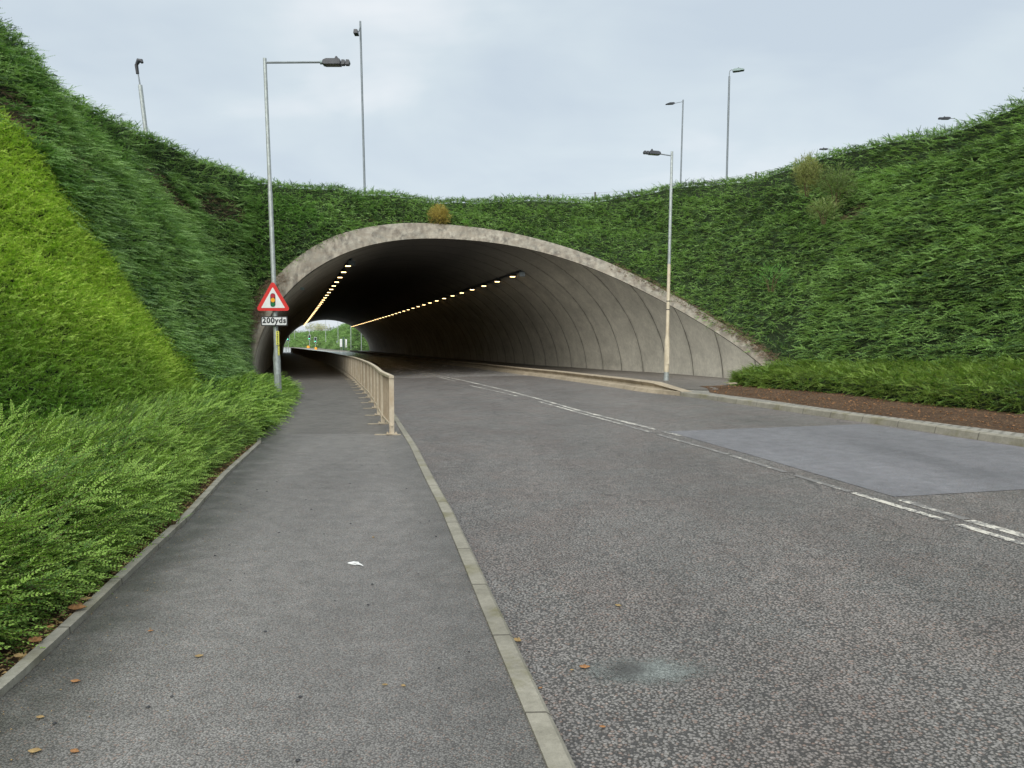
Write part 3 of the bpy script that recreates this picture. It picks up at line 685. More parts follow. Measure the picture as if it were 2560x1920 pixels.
# the yellow variety is clipped tight and short
P2, N2, i2, j2 = sample(GS[tagsA == 'L'], NN[tagsA == 'L'], 460)
y2 = (P2[:, 1] < 20.3 - 3.4 * P2[:, 2] / 6.6 + .5 * nz(P2, 1.2) + rng.normal(0, .35, len(P2))) & (P2[:, 1] > 4.5) & ~((blob(P2, (-11.6, 18.0, 6.9), (1.5, .9, .7)) < 1) & (rng.random(len(P2)) < .8))
P2, N2 = P2[y2], N2[y2]; h2 = N2 * np.array([1, 1, 0]) + np.array([.1, -.1, 0]); h2 /= np.linalg.norm(h2, axis=1, keepdims=True)
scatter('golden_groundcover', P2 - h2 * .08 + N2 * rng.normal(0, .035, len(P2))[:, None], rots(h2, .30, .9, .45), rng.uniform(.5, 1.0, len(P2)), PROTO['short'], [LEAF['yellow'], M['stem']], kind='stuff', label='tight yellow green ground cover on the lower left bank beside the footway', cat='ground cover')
# dead twigs in the bare patches and dry debris on the portal shoulders
mb = bare & vis
Pd = [P[mb] - Nn[mb] * .08]; hd = [hor[mb]]
for _ in range(3600):
    th = random.choice([random.uniform(141, 178), random.uniform(145, 178), random.uniform(8, 44)])
    a = rimpoint(th, 1.0); b = rimpoint(th, rout(th)); f = random.uniform(.55 if th < 90 else .35, 1.3)
    q = a + (b - a) * f + np.array([0, -.17, 0]); Pd.append(q[None]); hd.append(np.array([[random.uniform(-1, 1), -.6, 0]]))
Pd = np.concatenate(Pd); hd = np.concatenate(hd)
scatter('dry_twig_litter', Pd, rots(hd, -.1, 1.2, .4), rng.uniform(.35, .9, len(Pd)), PROTO['dry'], [DRY, DRY], kind='stuff', label='dry brown twigs on the bare patches and portal shoulders', cat='twigs')

# ------------------------------------------------------------------ hedges
def hedge_surface(front, back, hf, n=110, m=14):
    """front/back: polylines (x,y) with equal counts; hf(f, d, x, y) height; returns grid"""
    fr_ = np.array(front, float); bk = np.array(back, float)
    s = np.linspace(0, len(fr_) - 1, n)
    a = np.stack([itp(s, range(len(fr_)), fr_[:, k]) for k in (0, 1)], 1); b = np.stack([itp(s, range(len(fr_)), bk[:, k]) for k in (0, 1)], 1)
    f = np.linspace(0, 1, m) ** 1.6
    Gh = np.zeros((n, m, 3))
    for j in range(m):
        xy = a + (b - a) * f[j]; dd_ = np.linalg.norm(xy - a, axis=1)
        Gh[:, j, :2] = xy; Gh[:, j, 2] = hf(dd_, xy[:, 0], xy[:, 1])
    return Gh
LF = [(-2.42, 1.0), (-2.62, 3.0), (-2.80, 4.6), (-3.05, 6), (-3.33, 7.2), (-3.80, 9.4), (-4.28, 12.1), (-4.5, 14), (-5.15, 17), (-5.85, 20), (-6.6, 23.3), (-8.1, 26), (-9.6, 28.8), (-10.5, 31)]
LB = [(-4.6, .8), (-4.75, 3), (-4.85, 5), (-4.95, 6.5), (-5.05, 8), (-5.5, 10), (-6.1, 13), (-6.5, 15), (-7.1, 18), (-7.8, 20.8), (-8.5, 24), (-9.6, 27.8), (-10.7, 30.6), (-11.4, 32)]
def hl(d, x, y):
    top = itp(y, [0, 14, 20, 26, 31], [.57, .55, .50, .40, .25])
    h = top * np.clip(.28 + .95 * np.sqrt(np.clip(d / .8, 0, 1)), 0, 1) + .02
    return h + pz(y) + .05 * nz(np.stack([x, y, 0 * x], 1), .9) * (d > .05) + .04 * nz(np.stack([x, y, 0 * x + 3], 1), .35)
GH = hedge_surface(LF, LB, hl)
NH = quadn(GH); NH *= np.where(NH[..., 2:3] < 0, -1, 1)
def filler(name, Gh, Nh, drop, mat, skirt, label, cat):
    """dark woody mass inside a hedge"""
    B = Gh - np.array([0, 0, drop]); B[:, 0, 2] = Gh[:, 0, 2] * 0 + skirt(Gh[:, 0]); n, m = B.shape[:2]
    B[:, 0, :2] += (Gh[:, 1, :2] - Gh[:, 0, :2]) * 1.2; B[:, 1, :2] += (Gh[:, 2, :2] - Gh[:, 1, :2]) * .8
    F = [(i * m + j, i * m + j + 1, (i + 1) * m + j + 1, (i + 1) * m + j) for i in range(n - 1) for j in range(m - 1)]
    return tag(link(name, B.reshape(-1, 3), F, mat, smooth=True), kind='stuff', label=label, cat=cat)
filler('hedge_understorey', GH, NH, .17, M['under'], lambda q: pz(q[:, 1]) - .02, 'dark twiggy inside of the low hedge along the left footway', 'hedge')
def hedge_points(Gh, Nh, dens, ylim, front_extra, outdir):
    P, N, i, j = sample(Gh, Nh, dens)
    m = (P[:, 1] > ylim[0]) & (P[:, 1] < ylim[1]); P, N, j = P[m], N[m], j[m]
    # skirt of shoots hanging off the front
    k = rng.random(len(P)); P = P - np.array([0, 0, 1]) * (k ** 1.5 * .16)[:, None]
    f = rng.integers(0, len(Gh) - 1, front_extra); w = rng.random(front_extra)[:, None]
    a = Gh[f, 0] * (1 - w) + Gh[f + 1, 0] * w; b = Gh[f, 2] * (1 - w) + Gh[f + 1, 2] * w
    Q = a + (b - a) * rng.random(front_extra)[:, None] * .8; Q[:, 2] = Q[:, 2] * rng.uniform(.35, 1.0, front_extra)
    mm = (Q[:, 1] > ylim[0]) & (Q[:, 1] < ylim[1]); Q = Q[mm]
    PP = np.concatenate([P, Q]); D = outdir(PP)
    return PP, D, np.concatenate([np.zeros(len(P)), np.ones(len(Q))])
od = lambda P: np.stack([np.full(len(P), .97), np.full(len(P), .10), np.zeros(len(P))], 1)
PP, D, fq = hedge_points(GH, NH, 270, (2.6, 13), 4200, od)
scatter('low_hedge', PP - D * .31, rots(D, .18 - .25 * fq, .42, .24), rng.uniform(.7, 1.35, len(PP)), PROTO['hero'], [LEAF['hedge'], M['stem']], kind='stuff', label='low feathery green hedge spreading over the left footway edge nearest the camera', cat='hedge')
PP, D, fq = hedge_points(GH, NH, 260, (13, 32), 2600, od)
scatter('low_hedge', PP - D * .15, rots(D, .22 - .2 * fq, .50, .28), rng.uniform(.55, .95, len(PP)), PROTO['far'][:2] + PROTO['short'], [LEAF['hedge'], M['stem']], kind='stuff', label='far end of the low green hedge round the foot of the lamp post with the warning sign', cat='hedge')
RF = [(9.2, 25.9), (8.0, 25.5), (7.2, 24.9), (7.0, 24.0), (7.5, 22.4), (8.5, 19.9), (8.8, 17.0), (9.55, 14.4), (11.2, 9.5), (13, 4), (14.2, -2)]
RB = [(9.6, 25.9), (9.7, 25.6), (9.9, 25.2), (10.3, 24.4), (11, 23.2), (12.2, 21), (13.3, 18.6), (14, 15.5), (15, 9), (16, 3), (17, -3)]
def hr(d, x, y):
    h = .46 * np.clip(.35 + 1.0 * np.sqrt(np.clip(d / .5, 0, 1)), 0, 1) + .10 * np.clip(d - .5, 0, 4)
    return h + .30 + .05 * nz(np.stack([x, y, 0 * x], 1), 1.2)
GR = hedge_surface(RF, RB, hr, 100, 14); NRm = quadn(GR); NRm *= np.where(NRm[..., 2:3] < 0, -1, 1)
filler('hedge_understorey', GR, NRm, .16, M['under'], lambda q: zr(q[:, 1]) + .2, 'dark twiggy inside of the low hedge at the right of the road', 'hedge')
od2 = lambda P: np.stack([np.full(len(P), -.8), np.full(len(P), -.55), np.zeros(len(P))], 1)
PP, D, fq = hedge_points(GR, NRm, 230, (6, 27), 3200, od2)
scatter('low_hedge', PP - D * .15, rots(D, .22 - .25 * fq, .8, .28), rng.uniform(.5, .9, len(PP)), PROTO['far'][:2] + PROTO['short'], [LEAF['hedger'], M['stem']], kind='stuff', label='low bright green hedge on brown soil at the right of the road', cat='hedge')

# ------------------------------------------------------------------ single shrubs
def shrub(name, c, r, n, proto, mat, h0=0.0, up=.6, sc=(.5, .9), **tg):
    e = empty(name, c, **tg)
    q = rng.normal(size=(n, 3)); q /= np.linalg.norm(q, axis=1, keepdims=True); q *= (rng.random(n) ** .45)[:, None]
    lob = 1 + .25 * nz(q * 3 + np.array(c), 1.0)
    Pq = q * np.array(r) * lob[:, None] + np.array([0, 0, r[2] * .85 + h0]); Pq = Pq[Pq[:, 2] > -.1]
    d = Pq - np.array([0, 0, r[2] * .3]); d /= np.linalg.norm(d, axis=1, keepdims=True)
    ro = np.stack([rng.normal(0, .6, len(Pq)), -(np.arcsin(np.clip(d[:, 2], -1, 1)) * .6 + up * .6 + rng.normal(0, .3, len(Pq))), np.arctan2(d[:, 1], d[:, 0]) + rng.normal(0, .5, len(Pq))], 1)
    scatter('foliage', Pq, ro, rng.uniform(*sc, len(Pq)), PROTO[proto], [mat, M['stem']], parent=e)
    b = MB()
    for k in range(9):
        a = rng.uniform(0, 6.28); tx, ty = math.cos(a) * r[0] * .7, math.sin(a) * r[1] * .7
        b.tube([(tx * .15, ty * .15, -.2), (tx * .4, ty * .4, r[2] * .6), (tx, ty, r[2] * rng.uniform(1.0, 1.5))], [.012, .008, .003], 5)
    b.obj('stem', M['stem'], e); return e
shrub('shrub', (-3.75, 40.2, 7.75), (.52, .4, .48), 1100, 'short', LEAF['gold'], label='golden brown feathery shrub standing on the crown of the tunnel arch', cat='shrub')
shrub('shrub', (-2.35, 40.1, 7.6), (.22, .2, .16), 60, 'short', LEAF['lime'], label='small bright green weed on the arch rim right of the golden shrub', cat='weed')
shrub('shrub', (11.6, 30.6, 7.55), (.50, .5, .72), 1300, 'short', LEAF['olive'], up=.7, label='tall olive coloured feathery shrub poking above the right skyline', cat='shrub')
shrub('shrub', (12.5, 30.0, 7.1), (.70, .5, .70), 1100, 'short', LEAF['pale'], up=.2, label='pale mottled shrub just right of the olive shrub below the skyline', cat='shrub')
shrub('shrub', (11.8, 29.4, 6.3), (.65, .4, .38), 480, 'short', LEAF['pale'], up=.2, label='small pale green bush growing under the olive shrub', cat='shrub')
shrub('shrub', (9.8, 29.25, 3.75), (.8, .5, .45), 260, 'short', LEAF['limed'], up=.2, label='light green sapling leaves sprawling half way down the bank right of the arch', cat='shrub')
shrub('weed', (-3.02, 6.75, .02), (.10, .10, .05), 26, 'short', LEAF['lime'], sc=(.25, .45), label='small green weed growing over the path edging', cat='weed')

# ------------------------------------------------------------------ lamp posts
def column(root, H, r0, r1, shoulder, mat, lean=(0, 0), low=None):
    b = MB(); lx, ly = lean
    f = lambda z: (lx * z / H, ly * z / H, z)
    if shoulder:
        b.tube([f(-.3), f(shoulder), f(shoulder + .22), f(H * .62), f(H * .62 + .03), f(H)], [r0, r0, r1 * 1.12, r1 * 1.02, r1 * .9, r1 * .78], 20)
    else: b.tube([f(-.5), f(H * .7), f(H * .7 + .05), f(H)], [r0, r0 * .85, r1, r1 * .9], 14)
    return b.obj('column', mat, root)
def lamp_head(root, p, d, L, W, H, col, fins=True, tilt=0.0, cover=True):
    """flat LED lantern starting at p, pointing along horizontal d"""
    d = Vector(d).normalized(); s = Vector((-d.y, d.x, 0)); u = Vector((0, 0, 1))
    d2 = (d * math.cos(tilt) + u * math.sin(tilt)).normalized(); u2 = s.cross(d2) * -1
    if u2.z < 0: u2 = -u2
    Mx = Matrix((d2, s, u2)).transposed().to_4x4(); Mx.translation = Vector(p)
    b = MB()
    prof = [(0, -.35), (.04, .25), (.16, .5), (.62, .5), (.66, .38), (.66, -.5), (.1, -.5)]
    Mp = Mx @ Matrix(((L, 0, 0, 0), (0, 0, 1, -W / 2), (0, H, 0, 0), (0, 0, 0, 1)))
    b.prism(prof, Mp, W)
    if fins:
        for x0 in (.68, .84): b.prism([(x0, -.48), (x0 + .03, .42), (x0 + .14, .38), (min(1.0, x0 + .16), -.05), (x0 + .12, -.48)], Mp @ Matrix.Translation((0, 0, .05)) , W - .1 * 1.0)
        b.prism([(.6, -.2), (.6, .1), (.9, .1), (.9, -.2)], Mp @ Matrix.Translation((0, 0, W * .42)), W * .16)
    else: b.prism([(.66, -.45), (.66, .4), (1.0, -.1), (.95, -.45)], Mp, W)
    h = b.obj('lamp_head', col, root)
    g2 = MB(); g2.prism([(.14, -.56), (.14, -.48), (.62, -.48), (.62, -.56)], Mp @ Matrix.Translation((0, 0, W * .15)), W * .7); g2.obj('lamp_glass', M['glass'], h)
    if cover:
        q = Mx @ Vector((L * .50, 0, H * .5)); c = MB(); c.tube([q, q + u * .05, q + u * .085], [.04, .04, .02], 10); c.obj('light_sensor', M['headd'], h)
    return h
def arm_straight(root, a, b, r, mat):
    m = MB(); m.tube([a, b], r, 10); m.obj('arm', mat, root)
# near left post with the warning sign
LA = empty('street_lamp', (-5.78, 19.0, 0), label='grey galvanised street lamp left of the tunnel carrying the traffic light warning sign', cat='street lamp')
column(LA, 8.5, .088, .054, 1.28, M['galv'], lean=(-.20, 0))
arm_straight(LA, (-.20, 0, 8.40), (1.22, 0, 8.41), .026, M['galvd'])
lamp_head(LA, (1.20, 0, 8.40), (1, 0, 0), .66, .24, .13, M['headd'])
mt = MB(); mt.tube([(1.14, 0, 8.40), (1.30, 0, 8.40)], .045, 10); mt.obj('spigot', M['headl'], LA)
mb_ = MB(); mb_.box((0, -.085, .62), (.10, .02, .5)); mb_.obj('door', M['galv'], LA)
# near right post
LFp = empty('street_lamp', (5.61, 27.95, .26), label='cream street lamp on the pavement at the right inside edge of the portal', cat='street lamp')
b = MB(); f_ = lambda z: (.12 * z / 8.2, 0, z)
b.tube([f_(.30), f_(1.45), f_(1.68), f_(4.2)], [.092, .092, .062, .058], 20); b.obj('column', M['cream'], LFp)
b = MB(); b.tube([f_(4.2), f_(7.2), f_(7.22), f_(8.2)], [.058, .052, .048, .044], 16); b.obj('upper_column', M['galv'], LFp)
b = MB(); b.tube([f_(-.2), f_(.30)], [.098, .096], 20); b.obj('base', M['galv'], LFp)
for z_ in (2.55, 2.85): b = MB(); b.tube([f_(z_), f_(z_ + .03)], [.066, .066], 16); b.obj('band', M['black'], LFp)
b = MB(); b.box((0.02, -.088, .88), (.12, .03, .6)); b.obj('door', M['cream'], LFp)
arm_straight(LFp, (.12, 0, 8.05), (-.34, 0, 8.12), .022, M['galvd'])
lamp_head(LFp, (-.30, 0, 8.13), (-1, -.1, 0), .62, .26, .11, M['headd'], tilt=.05)
# posts on the upper ground: (x, y, ground z, top z, kind)
C1 = empty('street_lamp', (-8.5, 45, 9.4), label='tallest thin lamp post rising behind the bank above the tunnel left of centre', cat='street lamp')
column(C1, 10.55, .068, .062, 0, M['galvd'], lean=(-.17, 0))
b = MB(); b.tube([(-.17, 0, 10.3), (-.22, -.2, 9.9)], .03, 8); b.obj('arm', M['galvd'], C1)
b = MB(); b.box((-.34, -.35, 9.78), (.24, .5, .22), top=(.8, .9)); b.obj('lamp_head', M['headd'], C1)
D1 = empty('street_lamp', (12.27, 57, 9.4), label='slim grey lamp post with a left pointing arm behind the bank right of the tunnel', cat='street lamp')
column(D1, 9.85, .065, .055, 0, M['galvd'], lean=(.18, 0))
arm_straight(D1, (.18, 0, 9.72), (-.55, -.2, 9.52), .02, M['galvd'])
lamp_head(D1, (-.5, -.2, 9.53), (-1, -.25, 0), .66, .26, .12, M['headd'], fins=False, tilt=-.12, cover=False)
E1 = empty('street_lamp', (13.75, 50, 9.4), label='tall grey lamp post with a curved bracket pointing right behind the right bank', cat='street lamp')
column(E1, 9.15, .07, .066, 0, M['galvd'], lean=(.1, 0))
b = MB(); b.tube([(.1, 0, 9.1), (.1, 0, 9.35), (.13, 0, 9.5), (.22, 0, 9.56), (.42, 0, 9.55)], .024, 8); b.obj('arm', M['galvd'], E1)
lamp_head(E1, (.30, 0, 9.50), (1, -.35, 0), .72, .34, .16, M['headl'], fins=False, tilt=.02)
G1 = empty('street_lamp', (26.75, 64, 9.4), label='short looking lamp post behind the olive shrub with its arm pointing left', cat='street lamp')
column(G1, 8.2, .06, .055, 0, M['galvd'])
arm_straight(G1, (0, 0, 8.02), (-.92, 0, 8.04), .02, M['galvd']); lamp_head(G1, (-.88, 0, 8.04), (-1, 0, 0), .66, .26, .11, M['headd'])
H1 = empty('street_lamp', (33.3, 58.5, 9.4), label='lamp with a curved bracket just showing over the far right skyline', cat='street lamp')
column(H1, 8.6, .06, .055, 0, M['galvd'])
b = MB(); b.tube([(0, 0, 8.5), (0, 0, 8.7), (-.05, 0, 8.86), (-.2, 0, 8.93), (-.6, 0, 8.95)], .024, 8); b.obj('arm', M['galvd'], H1)
lamp_head(H1, (-.55, 0, 8.95), (-1, 0, 0), .85, .3, .15, M['headd'])
I1 = empty('street_lamp', (-30.9, 50, 9.4), label='lamp head just visible over the top left skyline', cat='street lamp')
column(I1, 9.3, .06, .055, 0, M['galvd'])
arm_straight(I1, (0, 0, 9.2), (1.2, 0, 9.35), .02, M['galvd']); lamp_head(I1, (1.15, 0, 9.36), (1, -.2, 0), .8, .36, .13, M['headl'], fins=False, tilt=-.18)
# camera mast on the left crest
Cm = empty('camera_mast', (-14.75, 31.8, 9.3), label='leaning grey camera mast with a small dark head on the left crest', cat='camera mast')
b = MB(); b.tube([(0, 0, -.6), (-.33, 0, 2.75)], [.085, .082], 14); b.obj('mast', M['galv'], Cm)
b = MB(); b.tube([(-.33, 0, 2.72), (-.41, 0, 3.28)], [.03, .026], 10); b.obj('extension', M['galvd'], Cm)
b = MB(); b.tube([(-.42, 0, 3.2), (-.46, 0, 3.55), (-.40, 0, 3.66)], [.06, .07, .06], 12); b.obj('camera_bracket', M['black'], Cm)
b = MB(); b.tube([(-.42, -.02, 3.60), (-.36, -.02, 3.72), (-.24, -.03, 3.70), (-.20, -.03, 3.62)], [.07, .095, .085, .05], 14); b.obj('camera_head', M['headd'], Cm)
b = MB(); b.box((.09, 0, .62), (.06, .05, .5)); b.obj('side_bracket', M['galvd'], Cm)

# ------------------------------------------------------------------ warning sign and distance plate
def rounded_poly(pts, r, k=5):
    out = []; n = len(pts)
    for i in range(n):
        p0, p1, p2 = Vector(pts[i - 1]), Vector(pts[i]), Vector(pts[(i + 1) % n])
        a = (p0 - p1).normalized(); c = (p2 - p1).normalized(); half = a.angle(c) / 2; tdist = r / math.tan(half); o = p1 + (a + c).normalized() * (r / math.sin(half))
        s = p1 + a * tdist; e = p1 + c * tdist; v0 = s - o; v1 = e - o; ang = v0.angle(v1); cr = v0.x * v1.y - v0.y * v1.x
        for q in range(k + 1):
            w = ang * q / k * (1 if cr > 0 else -1); out.append((o.x + v0.x * math.cos(w) - v0.y * math.sin(w), o.y + v0.x * math.sin(w) + v0.y * math.cos(w)))
    return out
def face_mat(y): return Matrix(((1, 0, 0, 0), (0, 0, 1, y), (0, 1, 0, 0), (0, 0, 0, 1)))   # outline in XZ, extruded towards +Y
def plate(poly, y, th, name, mat, parent, c=(0, 0)):
    b = MB(); b.prism([(x + c[0], z + c[1]) for x, z in poly], face_mat(y), th); return b.obj(name, mat, parent)
def text_mesh(name, body, size, loc, mat, parent, rotz=0.0, bold=.0):
    cu = bpy.data.curves.new(name, 'FONT'); cu.body = body; cu.size = size; cu.align_x = 'CENTER'; cu.align_y = 'CENTER'; cu.extrude = .0012; cu.offset = bold; cu.space_character = 1.12
    tmp = bpy.data.objects.new(name, cu); COL.objects.link(tmp); bpy.context.view_layer.update()
    me = bpy.data.meshes.new_from_object(tmp.evaluated_get(bpy.context.evaluated_depsgraph_get())); bpy.data.objects.remove(tmp)
    me.materials.clear(); me.materials.append(mat); me.name = name
    o = bpy.data.objects.new(name, me); COL.objects.link(o); o.parent = parent; o.location = loc; o.rotation_euler = (R(90), rotz, 0); return o
SG = empty('warning_sign', (-5.84, 18.87, 2.44), label='red bordered triangular traffic light warning sign on the grey lamp post', cat='road sign')
T = lambda s, dz=0: [(-s / 2, -s * .2887 + dz), (s / 2, -s * .2887 + dz), (0, s * .5774 + dz)]
plate(rounded_poly(T(.86), .055), .0, .012, 'sign_face', M['red'], SG, (0, .22))
plate(rounded_poly(T(.585, -.004), .012), -.004, .003, 'white_panel', M['white'], SG, (0, .215))
plate([(math.cos(a) * .062 + 0, math.sin(a) * .062 + .105) for a in np.linspace(0, math.pi, 12)] + [(math.cos(a) * .062, math.sin(a) * .062 - .105) for a in np.linspace(math.pi, 2 * math.pi, 12)], -.008, .003, 'signal_symbol', M['black'], SG, (0, .232))
for dz, mm_ in ((.103, 'redp'), (0, 'amberp'), (-.103, 'greenp')):
    plate([(math.cos(a) * .053, math.sin(a) * .053 + dz) for a in np.linspace(0, 2 * math.pi, 24)[:-1]], -.0115, .003, 'signal_disc', M[mm_], SG, (0, .232))
for z_ in (.10, .42): b = MB(); b.box((0, .05, z_), (.04, .08, .04)); b.obj('bracket', M['galvd'], SG)
PG = empty('distance_plate', (-5.82, 18.88, 2.16), label='white plate reading 200yds below the triangular warning sign', cat='road sign')
rect = lambda w, h: [(-w / 2, -h / 2), (w / 2, -h / 2), (w / 2, h / 2), (-w / 2, h / 2)]
plate(rounded_poly(rect(.655, .235), .03), 0, .012, 'plate_border', M['black'], PG)
plate(rounded_poly(rect(.60, .185), .018), -.004, .003, 'plate_face', M['white'], PG)
text_mesh('lettering', '200yds', .185, (0, -.007, .012), M['black'], PG, bold=.006)
b = MB(); b.box((0, .05, 0), (.04, .08, .04)); b.obj('bracket', M['galvd'], PG)
# yellow column number labels on the post
NP = empty('number_label', (-5.77, 18.925, 1.75), label='yellow number label strapped upright on the grey lamp post below the plate', cat='label')
b = MB(); b.box((.012, .0, 0), (.075, .006, .34)); b.obj('label_plate', M['yell'], NP)
for i, ch in enumerate('448006'):
    text_mesh('numeral', ch, .062, (.012, -.005, .135 - i * .054), M['black'], NP, bold=.001)
for z_ in (.12, -.12): b = MB(); b.tube([(0, .075, z_), (0, .075, z_ + .015)], .068, 16); b.obj('strap', M['black'], NP)
NP2 = empty('number_label', (-5.76, 18.925, 1.44), label='narrow yellow strip of small marks just under the strapped number label', cat='label')
b = MB(); b.box((.022, .004, 0), (.04, .006, .24)); b.obj('label_plate', M['yell'], NP2)
for i in range(6): b = MB(); b.box((.022, -.001, .1 - i * .04), (.016, .003, .012)); b.obj('printed_mark', M['black'], NP2)

# ------------------------------------------------------------------ guard rail
RAY = [13.62, 15.66, 17.59, 19.19, 20.98, 22.64, 24.38, 26.23, 31.6, 35.9, 41.2, 51.7, 74, 96, 127, 165]
RAX = [-2.14, -2.66, -3.07, -3.42, -3.83, -4.22, -4.66, -5.12, -6.42, -7.5, -8.85, -11.65, -17.9, -24.9, -34.7, -47.4]
def smoothx(y):
    return float(np.mean([itp(y + d, RAY, RAX) if RAY[0] < y + d < RAY[-1] else itp(y, RAY, RAX) + (itp(min(max(y + d, RAY[0]), RAY[-1]), RAY, RAX) - itp(y, RAY, RAX)) for d in (0,)]))
# even spacing along the rail
ya = np.linspace(13.62, 165, 5000); xa = np.array([smoothx(v) for v in ya]); sa = np.concatenate([[0], np.cumsum(np.hypot(np.diff(xa), np.diff(ya)))])
NP_ = int(sa[-1] / 1.85); sp = np.linspace(0, sa[-1], NP_ + 1)
at_s = lambda s: (float(itp(s, sa, xa)), float(itp(s, sa, ya)))
GRr = empty('guard_rail', (-2.14, 13.62, 0), label='long beige pedestrian guard rail between footway and road running into the tunnel', cat='guard rail')
def gp(s, z): x, y = at_s(s); return Vector((x + 2.14, y - 13.62, float(pz(y)) + z))
def framem(s):
    a = gp(max(0, s - .05), 0); b_ = gp(min(sa[-1], s + .05), 0); d = (b_ - a); d.z = 0; d.normalize(); sd = Vector((d.y, -d.x, 0)); return Matrix((d, sd, Vector((0, 0, 1)))).transposed()
def rail(name, z, w, h):
    ss = np.arange(-.04, sa[-1] + .5, .45); ss[-1] = sa[-1]; V = []; F = []
    for i, s in enumerate(ss):
        Mf = framem(max(0, s)); c = gp(max(s, 0), z) + (Mf @ Vector((min(s, 0), 0, 0)))
        for a, e in ((-w / 2, -h / 2), (w / 2, -h / 2), (w / 2, h * .35), (w / 2 * .8, h / 2), (-w / 2 * .8, h / 2), (-w / 2, h * .35)): V.append(c + Mf @ Vector((0, a, e)))
    n = len(ss)
    F = [(i * 6 + k, i * 6 + (k + 1) % 6, (i + 1) * 6 + (k + 1) % 6, (i + 1) * 6 + k) for i in range(n - 1) for k in range(6)] + [tuple(range(6))[::-1], tuple(range(n * 6 - 6, n * 6))]
    return link(name, V, F, M['rail'], GRr)
rail('top_rail', 1.035, .085, .05); rail('bottom_rail', .17, .045, .03)
for i, s in enumerate(sp):
    Mf = framem(s); c = gp(s, 0)
    b = MB(); b.box(c + Vector((0, 0, .51)), (.05, .085, 1.0), Mf)
    po = b.obj('post', M['rail'], GRr)
    b = MB(); b.box(c + Vector((0, 0, .022)), (.10, .19, .02), Mf)
    for a in (-.075, .075): b.tube([c + Mf @ Vector((0, a, .03)), c + Mf @ Vector((0, a, .055))], .013, 6)
    b.obj('base_plate', M['rail'], po)
    if i < 60:
        b = MB(); x, y = at_s(s); reach = float(xk(y)) - .15 - x
        # concrete strip from the kerb past the post
        b.box(c + Vector(((reach - .30) / 2, 0, .004)), (reach + .30, .085, .014)); b.obj('foot_pad', M['pad'], GRr)
bars = []
for i in range(NP_):
    for k in range(1, 15): bars.append(sp[i] + (sp[i + 1] - sp[i]) * k / 15)
def bar(b, s):
    Mf = framem(s); b.box(gp(s, .60), (.014, .014, .83), Mf)
for s in bars[:98]: b = MB(); bar(b, s); b.obj('bar', M['bar'], GRr)
b = MB()
for s in bars[98:]: bar(b, s)
o = b.obj('bar', M['bar'], GRr); o['kind'] = 'stuff'

# ------------------------------------------------------------------ tunnel lamps
def tunnel_lamp(side):
    e = empty('tunnel_lamp', label='warm lit lamp in the %s ceiling row of the tunnel' % side, cat='tunnel lamp', group='tunnel lamps in the %s ceiling row' % side)
    b = MB(); b.box((0, 0, .07), (.34, .5, .12), top=(.8, .9)); b.obj('housing', M['headd'], e)
    b = MB(); b.box((0, 0, -.0), (.26, .16, .03)); b.obj('lamp_glass', M['tlamp'], e)
    return e
for side, u0, y0, u1 in (('left', -4.3, 41.5, -4.6), ('right', 4.95, 44.3, 5.1)):
    proto = tunnel_lamp(side); k = 0; Y = y0
    while Y < 164:
        f = (Y - y0) / (164 - y0); u = u0 + (u1 - u0) * f; v = B_ * math.sqrt(1 - (u / A_) ** 2) - .22
        o = proto if k == 0 else copy_tree(proto)
        o.location = (cen(Y) + u * math.sqrt(1 + slope(Y) ** 2), Y, v + float(pz(Y))); o.rotation_euler = (0, 0, -math.atan(slope(Y))); k += 1; Y += 3.3
    # cable tray above the row and the sensor box at its start
    V = []
    for Y in np.linspace(y0 - 1.5, 164, 70):
        f = max(0, (Y - y0) / (145 - y0)); u = u0 + (u1 - u0) * f; v = B_ * math.sqrt(1 - (u / A_) ** 2) - .06
        V.append((cen(Y) + u * math.sqrt(1 + slope(Y) ** 2), Y, v + float(pz(Y))))
    b = MB(); b.tube(V, .07, 6); tag(b.obj('cable_tray', M['headd']), 'dark cable tray above the %s row of tunnel lamps' % side, 'cable tray')
    e = empty('sensor_box', (V[0][0] + .1, V[0][1] - .1, V[0][2] - .18), label='dark box hanging at the near end of the %s row of tunnel lamps' % side, cat='box')
    b = MB(); b.box((0, 0, 0), (.30, .3, .24)); b.obj('housing', M['galvd'], e); b = MB(); b.tube([(0, 0, .1), (0, 0, .3)], .03, 8); b.obj('bracket', M['galvd'], e)
q = rimpoint(141, .985, 36.4); e = empty('wall_camera', tuple(q), label='small pale camera fixed to the left curve just inside the portal', cat='camera')
b = MB(); b.box((.05, 0, -.06), (.14, .22, .11)); b.obj('camera_body', M['headl'], e); b = MB(); b.tube([(0, 0, 0), (.05, 0, -.03)], .02, 6); b.obj('bracket', M['galvd'], e)

# ------------------------------------------------------------------ fence on the crest
FX = [(-3.55, 50.4), (-.66, 49.7), (2.25, 49.0), (5.15, 48.2), (7.86, 47.2), (10.4, 45.7), (13.3, 42.5), (16.1, 38.9), (18.6, 37)]
fe = empty('wire_fence', (2.25, 49, 9.5), label='post and wire fence along the top of the bank above the tunnel', cat='fence')
for i, (x, y) in enumerate(FX):
    b = MB(); b.tube([(x - 2.25, y - 49, -.4), (x - 2.25, y - 49, 1.42)], .05, 8)
    if i == 4: b.tube([(x - 2.95, y - 49, .3), (x - 2.27, y - 49, 1.2)], .03, 6); b.tube([(x - 1.55, y - 49, .3), (x - 2.23, y - 49, 1.2)], .03, 6)
    b.obj('post', M['wood'], fe)
for z in (1.36, 1.0, .6):
    b = MB(); b.tube([(x - 2.25, y - 49, z) for x, y in [(-8, 51.2)] + FX], .006, 5); b.obj('wire', M['wire'], fe)

